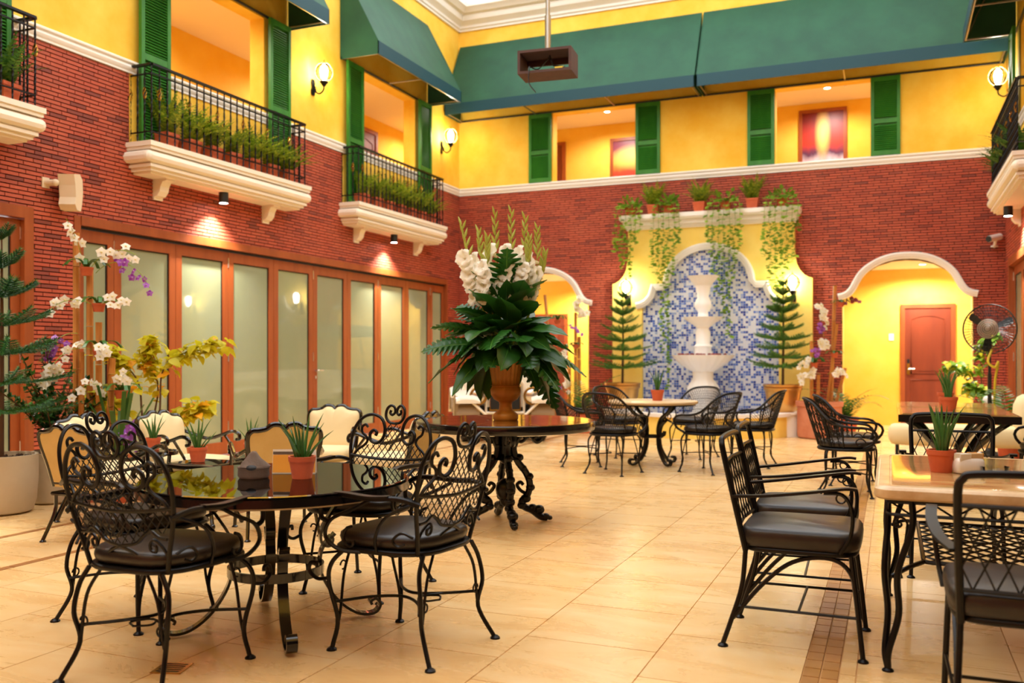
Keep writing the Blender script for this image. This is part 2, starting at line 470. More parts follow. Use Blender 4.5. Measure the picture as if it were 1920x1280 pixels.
# ---- walls
def cells(holes, a0, a1, z0, z1):
    As = sorted({a0, a1, *[min(max(h[i], a0), a1) for h in holes for i in (0, 1)]})
    Zs = sorted({z0, z1, *[min(max(h[i], z0), z1) for h in holes for i in (2, 3)]})
    for i in range(len(As)-1):
        for j in range(len(Zs)-1):
            ca, cz = (As[i]+As[i+1])/2, (Zs[j]+Zs[j+1])/2
            if As[i+1]-As[i] > 1e-4 and Zs[j+1]-Zs[j] > 1e-4 and not any(h[0] < ca < h[1] and h[2] < cz < h[3] for h in holes):
                yield As[i], As[i+1], Zs[j], Zs[j+1]
DOORS = (6.64, 14.86)
left_low = [(DOORS[0], DOORS[1], 0, 2.61), (2.6, 6.18, 0, 2.61)]
panels = [(3.1, 5.95), (7.35, 10.1), (11.42, 14.12)]
left_up = [(3.6, 5.45, 4.35, 5.58), (7.86, 9.61, 4.35, 5.58), (11.87, 13.65, 4.35, 5.58)]
BL, BH, CG = .19, .0405, .0052    # brick pitch, course height, half joint
def courses(a0, a1, ztop, blocked):
    """yields brick pieces (a0, a1, z0, z1, whole) in running bond"""
    k = 0
    while (k+1)*BH <= ztop + .002:
        z0, z1 = k*BH + CG, (k+1)*BH - CG; zc = (z0+z1)/2
        a = a0 - BL + (.5*BL if k % 2 else 0) + R(-.03, .03)
        holes = blocked(zc)
        while a < a1:
            s_, e_ = max(a+CG*.8, a0), min(a+BL-CG*.8, a1)
            segs = [(s_, e_)]
            for h0, h1 in holes:
                ns = []
                for p, q in segs:
                    if q <= h0 or p >= h1: ns.append((p, q)); continue
                    if p < h0: ns.append((p, h0))
                    if q > h1: ns.append((h1, q))
                segs = ns
            for p, q in segs:
                if q - p > .015: yield p, q, z0, z1, (q-p) > BL-2*CG*.8-.002
            a += BL
        k += 1
def brick_tint():
    r = random.random()
    return .001 if r < .4 else (R(.03, .3) if r < .9 else R(.4, .75))

wl = struct('wall_left')
mb = MB()
for a0, a1, z0, z1 in cells(left_low, FY, B, 0, 4.22): mb.box(L-.25, L, a0, a1, z0, z1)
mb.build('mortar_bed', 'shaded_mortar', wl, smooth=False)
def blk_left(zc):
    h = [(p[0], p[1]) for p in left_low if zc < 2.61]
    if zc > 3.3: h += panels
    return h
whole = []; piece = MB()
for p, q, z0, z1, full in courses(4.2, B, 4.22, blk_left):
    if full: whole.append((p, z0))
    else: piece.box(L, L+.012, p, q, z0, z1, brick_tint())
def bkey(b_):
    q = proj((L, b_[0]+.09, b_[1]))
    if not q or not (0 < q[0] < 1920 and 0 < q[1] < 900): return 99
    return q[2]
whole.sort(key=bkey)
bm_ = []
for i in range(8):
    m_ = MB(); m_.box(0, .012, CG*.8, BL-CG*.8, 0, BH-2*CG, (0, 0, .06, .12, .22, .0, .3, .75)[i] or .0001)
    bm_.append(m_.mesh('brick', 'brick', False))
for i, (p, z0) in enumerate(whole):
    if i < 300: link('brick', random.choice(bm_), wl, (L, p-CG*.8, z0))
    else: piece.box(L, L+.012, p, p+BL-2*CG*.8, z0, z0+BH-2*CG, brick_tint())
piece.build('bricks_beyond', 'brick', wl, smooth=False, kind='stuff')
wlu = struct('wall_left_upper')
mb = MB()
for a0, a1, z0, z1 in cells(left_up, FY, B, 4.22, 7.32): mb.box(L-.22, L, a0, a1, z0, z1)
mb.build('plaster', 'yellow_plaster', wlu, smooth=False)
for p in panels: MB().box(L-.01, L+.014, p[0]+.005, p[1]-.005, 3.3, 4.22).build('panel', 'yellow_plaster', wlu, smooth=False)

# right wall mirrors the left; only its far end is in view
wr = struct('wall_right')
right_low = [(6.64, 14.86, 0, 2.61)]
mb = MB()
for a0, a1, z0, z1 in cells(right_low, FY, B, 0, 4.22): mb.box(RW, RW+.25, a0, a1, z0, z1)
mb.build('mortar_bed', 'shaded_mortar', wr, smooth=False)
mb = MB()
def blk_right(zc):
    h = [(p[0], p[1]) for p in right_low if zc < 2.61]
    if zc > 3.3: h += panels
    return h
for p, q, z0, z1, full in courses(9., B-.013, 4.22, blk_right): mb.box(RW-.012, RW, p, q, z0, z1, brick_tint())
mb.build('bricks_in_courses', 'brick', wr, smooth=False, kind='stuff')
wru = struct('wall_right_upper')
mb = MB()
for a0, a1, z0, z1 in cells(left_up, FY, B, 4.22, 7.32): mb.box(RW, RW+.22, a0, a1, z0, z1)
mb.build('plaster', 'yellow_plaster', wru, smooth=False)
for p in panels[1:]: MB().box(RW-.014, RW+.01, p[0], p[1], 3.3, 4.22).build('panel', 'yellow_plaster', wru, smooth=False)

# back wall with two ogee arches
ARCX = (-5.85, .22)
AC = [(0, 2.83), (.2, 2.815), (.4, 2.755), (.58, 2.65), (.7, 2.53), (.77, 2.41), (.83, 2.3), (.9, 2.235), (1.0, 2.21)]
def arch_top(dx):
    dx = abs(dx)
    return float(np.interp(dx, [p[0] for p in AC], [p[1] for p in AC]))
JAMB = .93
wb = struct('wall_back')
mb = MB()
def solid_cols(x0, x1, zb0, zb1, ztop, y0=B, y1=B+.25):
    mb.hexa([(x0,y0,zb0),(x1,y0,zb1),(x1,y1,zb1),(x0,y1,zb0),(x0,y0,ztop),(x1,y0,ztop),(x1,y1,ztop),(x0,y1,ztop)])
xs = [L-.25]
for c in ARCX: xs += [c-JAMB, c+JAMB]
xs.append(RW+.25)
for i in range(0, len(xs)-1, 2): solid_cols(xs[i], xs[i+1], 0, 0, 4.22)
for c in ARCX:
    n = 28
    for i in range(n):
        a = c-JAMB + 2*JAMB*i/n; b_ = c-JAMB + 2*JAMB*(i+1)/n
        solid_cols(a, b_, arch_top(a-c)-.1, arch_top(b_-c)-.1, 4.22)
mb.build('mortar_bed', 'shaded_mortar', wb, smooth=False)
mb = MB(); NICHE = -2.8
def blk_back(zc):
    h = []
    for c in ARCX:
        if zc < 2.83:
            w_ = 0
            for i in range(101):
                if arch_top(i/100) > zc: w_ = i/100
            if zc < 2.21: w_ = JAMB
            h.append((c-w_, c+w_))
    if zc < 3.4: h.append((NICHE-1.36, NICHE+1.36))
    if zc < 2.4: h.append((NICHE-1.63, NICHE+1.63))
    return h
for p, q, z0, z1, full in courses(L+.013, RW, 4.22, blk_back): mb.box(p, q, B-.012, B, z0, z1, brick_tint())
mb.build('bricks_in_courses', 'brick', wb, smooth=False, kind='stuff')
wbu = struct('wall_back_upper')
mb = MB()
back_up = [(-5.6, -4.07, 4.35, 5.58), (-1.74, -.29, 4.35, 5.58)]
for a0, a1, z0, z1 in cells(back_up, L-.22, RW+.22, 4.22, 7.32): mb.box(a0, a1, B, B+.22, z0, z1)
mb.build('plaster', 'yellow_plaster', wbu, smooth=False)
wf = struct('wall_front')
MB().box(L-.25, RW+.25, FY-.25, FY, 0, 4.22).build('base', 'brick', wf, smooth=False)
MB().box(L-.25, RW+.25, FY-.25, FY, 4.22, 7.32).build('plaster', 'yellow_plaster', wf, smooth=False)

# arch architraves
def ribbon(mb, pts, wid, y0, y1, up=False):
    """a moulding of width wid laid inside (below) a 2-D curve in x-z"""
    k = len(pts); P = np.array(pts); T = np.gradient(P, axis=0); T /= np.linalg.norm(T, axis=1)[:, None]
    Nn = np.stack([T[:, 1], -T[:, 0]], 1) * (1 if not up else -1)
    secs = [(0, y1), (0, y0+.012), (.12, y0), (.35, y0), (.42, y0+.012), (.62, y0+.012), (.7, y0+.022), (1, y0+.03), (1, y1)]
    vs = []
    for i in range(k):
        for s_, yy in secs:
            q = P[i] + Nn[i]*wid*s_; vs.append((q[0], yy, q[1]))
    m_ = len(secs)
    fs = [(i*m_+j, i*m_+(j+1)%m_, (i+1)*m_+(j+1)%m_, (i+1)*m_+j) for i in range(k-1) for j in range(m_)]
    fs += [tuple(range(m_)), tuple((k-1)*m_+j for j in reversed(range(m_)))]
    mb.add(vs, fs)
for i, c in enumerate(ARCX):
    pts = [(c+sx*x, z) for sx, seq in ((-1, AC[::-1]), (1, AC[1:])) for x, z in seq]
    pts = [tuple(p) for p in cr(pts, 5)]
    o = MB(); ribbon(o, pts, .1, B-.09, B+.02); t = o.build('trim_%d' % (i+1), 'white_plaster', None); t['kind'] = 'structure'
    # plastered reveals of the arch
    o = MB()
    for sx in (-1, 1):
        x = c + sx*JAMB; o.box(min(x, x-sx*.012), max(x, x-sx*.012), B-.013, B+.26, 0, 2.13)
    o.build('arch_reveal', 'pale_yellow_plaster', wb, smooth=False)

# string course between brick and plaster, all round
def moulding(name, prof, runs):
    """prof: (out, z) outline; runs: 'L' | 'B' | 'R'"""
    o = struct(name)
    for r in runs:
        m_ = MB()
        if r == 'L': m_.prism(prof, lambda a, z: (L+a, FY, z), lambda a, z: (L+a, B, z))
        if r == 'R': m_.prism(prof, lambda a, z: (RW-a, FY, z), lambda a, z: (RW-a, B, z))
        if r == 'B': m_.prism(prof, lambda a, z: (L, B-a, z), lambda a, z: (RW, B-a, z))
        m_.build('run', 'white_plaster', o, ang=30)
moulding('trim_3', [(-.02,4.215),(.03,4.215),(.03,4.235),(.042,4.25),(.05,4.275),(.045,4.295),(.035,4.305),(.06,4.318),(.06,4.335),(.04,4.35),(-.02,4.35)], 'LBR')
moulding('trim_4', [(-.02,7.28),(.03,7.28),(.03,7.31),(.055,7.33),(.06,7.37),(.09,7.4),(.14,7.44),(.16,7.5),(.16,7.53),(.22,7.55),(.26,7.6),(.3,7.63),(.3,7.69),(-.02,7.69)], 'LBR')

# ---- corridors behind the openings (upper floor) and the passage behind the arches
cl = struct('wall_corridor_left')
MB().box(-9.4, -9.2, 2, 17.6, 3.45, 5.8).build('plaster', 'corridor_plaster', cl, smooth=False)
MB().box(-9.4, L-.22, 1.8, 2., 3.45, 5.8).build('end_plaster', 'corridor_plaster', cl, smooth=False)
cb = struct('wall_corridor_back')
MB().box(-9.4, 3.4, 17.3, 17.5, 3.45, 5.8).build('plaster', 'corridor_plaster', cb, smooth=False)
MB().box(3.2, 3.4, 4, 17.3, 3.45, 5.8).build('end_plaster', 'corridor_plaster', cb, smooth=False)
cc = struct('ceiling_corridor')
MB().box(-9.4, L-.22, 1.8, 17.5, 5.8, 5.95).build('slab', 'corridor_ceiling', cc, smooth=False)
MB().box(L-.22, 3.4, B+.22, 17.5, 5.8, 5.95).build('slab', 'corridor_ceiling', cc, smooth=False)
MB().box(RW+.22, 3.4, 4, B+.22, 5.8, 5.95).build('slab', 'corridor_ceiling', cc, smooth=False)
cf = struct('floor_corridor')
MB().box(-9.4, L-.25, 1.8, 17.5, 3.25, 3.45).build('slab', 'corridor_ceiling', cf, smooth=False)
MB().box(L-.25, 3.4, B+.25, 17.5, 2.95, 3.45).build('slab', 'corridor_ceiling', cf, smooth=False)
MB().box(RW+.25, 3.4, 4, B+.25, 3.25, 3.45).build('slab', 'corridor_ceiling', cf, smooth=False)
wp = struct('wall_passage')
MB().box(L-1.9, 3.4, 17.4, 17.6, 0, 3.0).build('plaster', 'corridor_plaster', wp, smooth=False)
MB().box(L-2.1, L-1.9, B+.25, 17.6, 0, 3.0).build('end_plaster', 'corridor_plaster', wp, smooth=False)
MB().box(3.2, 3.4, B+.25, 17.4, 0, 3.0).build('end_plaster', 'corridor_plaster', wp, smooth=False)
cp_ = struct('ceiling_passage')
MB().box(L-1.9, 3.2, B+.25, 17.4, 2.75, 2.85).build('slab', 'corridor_ceiling', cp_, smooth=False)
MB().box(L-2.1, L-.25, FY, B+.25, 2.9, 3.2).build('slab', 'corridor_ceiling', cp_, smooth=False)

# ---- open skylight: kerb and white lattice trusses
ce = struct('ceiling')
mb = MB()
mb.box(L-.5, L+.28, FY-.5, B+.5, 7.69, 7.8); mb.box(RW-.28, RW+.5, FY-.5, B+.5, 7.69, 7.8)
mb.box(L+.28, RW-.28, B-.28, B+.5, 7.69, 7.8); mb.box(L+.28, RW-.28, FY-.5, FY+.28, 7.69, 7.8)
mb.build('kerb', 'white_plaster', ce, smooth=False)
y = B - .6
while y > FY:
    mb = MB(); k = 0; xs_ = np.linspace(L+.2, RW-.2, 15)
    mb.tube([(L-.2, y, 8.0), (RW+.2, y, 8.0)], .035, 6); mb.tube([(L-.2, y, 8.55), (RW+.2, y, 8.55)], .035, 6)
    for i in range(14): mb.tube([(xs_[i], y, 8.0 if i % 2 else 8.55), (xs_[i+1], y, 8.55 if i % 2 else 8.0)], .018, 5)
    mb.build('truss', 'truss_paint', ce); y -= 1.9
for x in np.linspace(L+.6, RW-.6, 7):
    MB().tube([(x, FY, 8.62), (x, B+.3, 8.62)], .03, 5).build('purlin', 'truss_paint', ce)
# ---- folding glass doors in the left wall
PB = [6.72, 7.19, 8.08, 8.97, 9.86, 10.75, 11.62, 12.5, 13.4, 14.28, 14.8]
fr = struct('trim_5', 'red-brown timber frame around the folding glass doors')
for nm, b6 in (('jamb', (L-.2, L+.02, 6.64, 6.72, 0, 2.61)), ('jamb', (L-.2, L+.02, 14.8, 14.86, 0, 2.61)), ('head', (L-.2, L+.03, 6.72, 14.8, 2.52, 2.61)),
               ('track', (L-.12, L-.02, 6.72, 14.8, 2.495, 2.52)), ('sill', (L-.2, L, 6.72, 14.8, 0, .012))):
    MB().box(*b6).build(nm, 'black' if nm == 'track' else 'wood_red', fr, smooth=False)
def folding_door(i, y0, y1, x=L-.06, sgn=1, handle=0):
    d = struct('door_%d' % i)
    w_ = y1 - y0 - .006; st = .095 if w_ > .6 else .08
    d.location = (x, y0+.003, 0)
    for nm, a0, a1, z0, z1 in (('stile', 0, st, .02, 2.49), ('stile', w_-st, w_, .02, 2.49), ('rail', st, w_-st, 2.37, 2.49), ('rail', st, w_-st, .02, .17)):
        MB().box(-.025, .025, a0, a1, z0, z1).build(nm, 'wood_red', d, smooth=False)
    MB().box(-.006, .004, st-.005, w_-st+.005, .165, 2.375).build('pane', 'frosted_glass', d, smooth=False)
    m_ = MB(); xg0, xg1 = (.003, .012) if sgn > 0 else (-.012, -.005)
    m_.box(xg0, xg1, w_-st-.012, w_-st, .17, 2.37); m_.box(xg0, xg1, st, st+.012, .17, 2.37); m_.box(xg0, xg1, st+.012, w_-st-.012, 2.358, 2.37); m_.build('gasket_shade', 'black', d, smooth=False)  # black strips draw the gasket and the shadow gap round the pane
    if i % 2 == 1:
        for z in (2.3, 1.15, .3): MB().tube([(.028*sgn, w_, z), (.028*sgn, w_, z+.12)], .008, 6).build('hinge', 'chrome', d)
    if handle:
        h = MB(); h.tube([(.025, .05, 1.02), (.07, .05, 1.02), (.075, .06, 1.02), (.075, .18, 1.02)], .009, 6)
        h.lathe([(.02, 0), (.02, .006)], 10, (.03, .05, 1.0)); h.build('handle', 'chrome', d)
        MB().box(.025, .034, .04, .06, .9, .94).build('lock_plate', 'chrome', d)
for i in range(10): folding_door(i+1, PB[i], PB[i+1], handle=(i == 5))
fr2 = struct('trim_6', 'red-brown timber frame of the near glass doors')
for nm, b6 in (('jamb', (L-.2, L+.02, 6.08, 6.18, 0, 2.61)), ('head', (L-.2, L+.03, 2.6, 6.08, 2.5, 2.61))):
    MB().box(*b6).build(nm, 'wood_red', fr2, smooth=False)
for i, (a, b_) in enumerate(((5.18, 6.08), (4.28, 5.18), (3.4, 4.28), (2.6, 3.4))): folding_door(11+i, a, b_)
fr3 = struct('trim_7', 'red-brown timber frame of the right-hand glass doors')
for nm, b6 in (('jamb', (RW-.03, RW+.2, 14.74, 14.86, 0, 2.61)), ('jamb', (RW-.03, RW+.2, 6.64, 6.74, 0, 2.61)), ('head', (RW-.04, RW+.2, 6.74, 14.74, 2.5, 2.61))):
    MB().box(*b6).build(nm, 'wood_red', fr3, smooth=False)
for i in range(9): folding_door(15+i, 6.74+i*8/9, 6.74+(i+1)*8/9, RW+.06, -1)

# ---- panelled doors
def room_door(i, x0, x1, y, z0, h, axis='x', light_plate=True):
    d = struct('door_%d' % i); d.location = (x0, y, z0)
    if axis == 'y': d.rotation_euler = (0, 0, PI/2)
    w_ = x1 - x0
    for nm, a in (('jamb', (0, .07, 0, h)), ('jamb', (w_-.07, w_, 0, h)), ('head', (.07, w_-.07, h-.07, h))):
        MB().box(a[0], a[1], -.04, 0, a[2], a[3]).build(nm, 'wood_red', d, smooth=False)
    MB().box(.07, w_-.07, -.018, 0, 0, h-.07).build('leaf', 'wood_door', d, smooth=False)
    zz = [(.16, .38*h), (.43*h, h-.2)]
    for k, (a, b_) in enumerate(zz):
        m_ = MB(); pts = [(.17, a), (w_-.17, a), (w_-.17, b_-(.07 if k else 0))]
        if k: pts += [(w_/2+.12, b_-.01), (w_/2, b_), (w_/2-.12, b_-.01)]
        pts += [(.17, b_-(.07 if k else 0))]
        m_.tube([(p[0], -.02, p[1]) for p in pts], .012, 5, closed=True); m_.build('panel_bead', 'wood_door', d)
        cx = w_/2; cz = (a+b_)/2
        m_ = MB(); m_.prism([(cx+(p[0]-cx)*.84, cz+(p[1]-cz)*.9) for p in pts], lambda a_, z_: (a_, -.026, z_), lambda a_, z_: (a_, -.016, z_))
        m_.build('raised_panel', 'wood_door', d, smooth=False)
    if light_plate:
        m_ = MB(); m_.box(.1, .15, -.03, -.018, .9, 1.1); m_.build('lock_plate', 'brass', d)
        m_ = MB(); m_.tube([(.125, -.03, 1.0), (.125, -.07, 1.0), (.23, -.07, 1.0)], .011, 6); m_.build('handle', 'chrome', d)
        m_ = MB(); m_.box(.105, .145, -.034, -.018, 1.1, 1.17); m_.build('card_reader', 'plastic_black', d)
        m_ = MB()
        for k in range(-2, 3): m_.ball((w_/2+k*.025, -.02, 1.62-abs(k)*.008), .016, (1, .3, 1), 8, 4)
        m_.ball((w_/2, -.02, 1.58), .014, (.7, .3, 1.6), 8, 4); m_.build('door_emblem', 'brass', d)
    return d
room_door(30, .16, 1.03, 17.4, 0, 2.13)
room_door(31, -6.95, -6.02, 17.4, 0, 2.08)
room_door(32, -6.95, -6.03, 17.3, 3.45, 2.08, light_plate=False)
d33 = room_door(33, 14.3, 15.25, 0, 3.45, 2.1, light_plate=False)
d33.location = (-9.2, 14.3, 3.45); d33.rotation_euler = (0, 0, PI/2)
MB().box(-.03, .05, 17.385, 17.4, 1.5, 1.62).build('light_switch', 'plastic_white'); 
tag(bpy.data.objects['light_switch'], 'white light switch on the yellow passage wall beside the door', 'switch')

# ================================================================== ON THE WALLS
# ---- louvred shutters
def shutter_meshes(h):
    W = .43; f1 = MB().box(0, .05, -.02, .02, 0, h).mesh('stile', 'green_paint', False)
    rl = MB().box(.05, W-.05, -.018, .018, 0, .07).mesh('rail', 'green_paint', False)
    s_ = MB(); c, sn = math.cos(.8), math.sin(.8); a, t = .019, .003
    q = [(-a*c-t*sn, -a*sn+t*c), (a*c-t*sn, a*sn+t*c), (a*c+t*sn, a*sn-t*c), (-a*c+t*sn, -a*sn-t*c)]
    s_.prism(q, lambda y, z: (.05, y, z), lambda y, z: (W-.05, y, z)); sl = s_.mesh('slat', 'green_paint', False)
    bk = MB().box(.05, W-.05, .019, .022, .05, h-.05).mesh('backing', 'green_paint', False)
    return W, f1, rl, sl, bk
SHM = {}
def shutter(label, loc, rz, h, mid):
    if h not in SHM: SHM[h] = shutter_meshes(h)
    W, f1, rl, sl, bk = SHM[h]
    o = thing('louvred_shutter', label, 'shutter', loc, rz, 'green louvred shutters')
    link('stile', f1, o); link('stile', f1, o, (W-.05, 0, 0)); link('backing', bk, o)
    for z in (0, mid, h-.07): link('rail', rl, o, (0, 0, z))
    z = .085
    while z < h-.08:
        if not (mid-.012 < z < mid+.082): link('slat', sl, o, (0, 0, z))
        z += .031
    return o
for x, n in ((-6.05, 'leftmost green shutter on the back wall, nearest the left corner'), (-4.07, 'green shutter on the back wall right of the red sunset print'),
             (-2.18, 'green shutter on the back wall left of the larger framed print'), (-.29, 'rightmost green shutter on the back wall')):
    shutter(n, (x, B-.03, 4.355), 0, 1.225, .5)
for y, n in ((7.43, 'green shutter at the near end of the middle left balcony'), (9.62, 'green shutter at the far end of the middle left balcony'),
             (11.44, 'green shutter at the near end of the far left balcony'), (13.65, 'green shutter at the far end of the far left balcony'),
             (5.45, 'green shutter behind the nearest balcony at the left edge')):
    shutter(n, (L+.085, y, 3.475), PI/2, 2.11, .92)
shutter('green shutter seen edge-on above the right-hand balcony', (RW-.085, 14.08, 3.475), -PI/2, 2.11, .92)

# ---- awnings
def awning(label, a0, a1, place, pr=.66, zt=7.0, zb=5.58, zf=5.77):
    """place(a, out, z) -> world point"""
    o = thing('window_awning', label, 'awning', place((a0+a1)/2, 0, zb)); c = o.location.copy()
    def P(a, u, z): q = place(a, u, z); return (q[0]-c[0], q[1]-c[1], q[2]-c[2])
    t = .012
    n = 24; m_ = MB(); vs = []; fs = []
    for i in range(n+1):
        a = a0+(a1-a0)*i/n; sag = .006*math.sin(i*2.1)
        vs += [P(a, .012, zt), P(a, pr*.5+sag, (zt+zf)/2-.01), P(a, pr, zf), P(a, .012, zt-t*2), P(a, pr*.5-t+sag, (zt+zf)/2-t*1.6), P(a, pr-t, zf-t)]
    for i in range(n):
        q = i*6
        fs += [(q, q+6, q+7, q+1), (q+1, q+7, q+8, q+2), (q+4, q+10, q+9, q+3), (q+5, q+11, q+10, q+4)]
    m_.add(vs, fs); m_.build('canopy', 'awning_cloth', o)
    m_ = MB(); m_.hexa([P(a0, pr-t, zb), P(a1, pr-t, zb), P(a1, pr, zb), P(a0, pr, zb), P(a0, pr-t, zf), P(a1, pr-t, zf), P(a1, pr, zf), P(a0, pr, zf)])
    m_.build('valance', 'awning_fascia', o, smooth=False)
    for a, s_ in ((a0, 1), (a1, -1)):
        m_ = MB(); m_.prism([(.012, zt), (pr, zf), (pr, zb), (.012, zb)], lambda u, z: P(a, u, z), lambda u, z: P(a+s_*t, u, z)); m_.build('side_panel', 'awning_cloth', o, smooth=False)
    m_ = MB(); m_.tube([P(a0+.03, pr-.03, zb+.02), P(a1-.03, pr-.03, zb+.02)], .014, 6); m_.build('front_bar', 'steel', o)
    k = max(2, int((a1-a0)/1.5))
    for i in range(k+1):
        a = a0+.05+(a1-a0-.1)*i/k
        m_ = MB(); m_.tube([P(a, .02, zb+.02), P(a, pr-.03, zb+.02)], .012, 5); m_.tube([P(a, .03, zt-.06), P(a, pr-.03, zb+.03)], .01, 5); m_.build('stay', 'steel', o)
    m_ = MB(); m_.tube([P(a0, .03, zb+.02), P(a1, .03, zb+.02)], .016, 6); m_.build('wall_bar', 'plastic_black', o)
    return o
pl = lambda a, u, z: (L+u, a, z)
prr = lambda a, u, z: (RW-u, a, z)
pb = lambda a, u, z: (a, B-u, z)
awning('green awning over the far left balcony, nearest the corner', 11.36, 14.1, pl)
awning('green awning cut off at the top above the middle left balcony', 7.3, 10.12, pl)
awning('green awning over the nearest left balcony', 3.0, 5.95, pl)
awning('dark green awning above the right-hand balcony', 11.36, 14.1, prr)
awning('left half of the long green awning across the back wall', L+.03, -2.93, pb)
awning('right half of the long green awning across the back wall', -2.90, RW-.03, pb)

# ---- fern pots
def frond(mb, base, az, el, ln, droop, lw, n=11, tint=(0, 1), wid=.3, tip=.25):
    d = np.array((math.cos(az), math.sin(az), 0.)); pts = []; p = np.array(base, float); e = el; st = ln/n
    sd = np.array((-d[1], d[0], 0.))
    for i in range(n+1):
        pts.append(p.copy()); p = p + (d*math.cos(e) + np.array((0, 0, 1.))*math.sin(e))*st; e -= droop/n
    for i in range(1, n+1):
        t = i/n; w_ = lw*(math.sin(PI*min(1, .15+t*.85))**.6)*(1-t*.55)
        f = pts[i]-pts[i-1]; f /= np.linalg.norm(f)+1e-9
        up = np.cross(sd, f)
        for s_ in (-1, 1):
            a = pts[i-1] + f*st*.2; tipv = a + sd*s_*w_ + f*w_*.35 - up*w_*.15*R(0, 1.6)
            mid = a*.45+tipv*.55
            h = f*st*wid
            mb.add([a-h*.4, mid-h, tipv, mid+h, a+h*.4], [(0, 1, 2, 3, 4) if s_ > 0 else (4, 3, 2, 1, 0)], random.choice((tint[0], tint[1]*.4, tint[1])) or .001)
    mb.tube(pts, [.003*(1-.6*i/n) for i in range(n+1)], 3, tint=.3)
def square_pot(w_, h):
    m_ = MB(); a, b_ = w_*.38, w_*.5
    prof = [(a, 0), (b_*.95, h*.8), (b_, h*.8), (b_, h), (b_*.88, h), (b_*.86, h*.86)]
    vs = []
    for r, z in prof: vs += [(-r, -r, z), (r, -r, z), (r, r, z), (-r, r, z)]
    fs = [(3, 2, 1, 0)] + [(i*4+j, i*4+(j+1)%4, i*4+4+(j+1)%4, i*4+4+j) for i in range(5) for j in range(4)] + [(20, 21, 22, 23)]
    return m_.add(vs, fs)
def round_pot(mb, r, h, rim=.2):
    return mb.lathe([(r*.72, 0), (r*.94, h*(1-rim)), (r, h*(1-rim)), (r*1.02, h), (r*.9, h), (r*.88, h*.88)], 18)
FERN = []
for k in range(4):
    m_ = MB()
    for i in range(38):
        a = R(-2., 2.); frond(m_, (R(-.03, .03), R(-.05, .05), .15), a, R(.75, 1.45) if abs(a) < 1.3 else R(1.15, 1.45), R(.3, .5), R(.3, 1.05) if abs(a) < 1.3 else R(.2, .5), R(.055, .075), 14, wid=.42)
    FERN.append((m_.mesh('fronds', 'fern', False), m_.mesh('fronds', 'fern_dark', False)))
POT_SQ = square_pot(.2, .17).mesh('pot', 'terracotta', False)
SOIL = MB().box(-.08, .08, -.08, .08, .13, .15).mesh('soil', 'soil', False)
def fern(label, loc, group, dark=0, s_=1., k=None, face=0.):
    o = thing('potted_fern', label, 'fern', loc, face+R(-.12, .12), group)
    link('pot', POT_SQ, o); link('soil', SOIL, o)
    link('fronds', FERN[random.randrange(4) if k is None else k][dark], o, scale=s_, loc=(0, 0, .15-.15*s_))
    return o

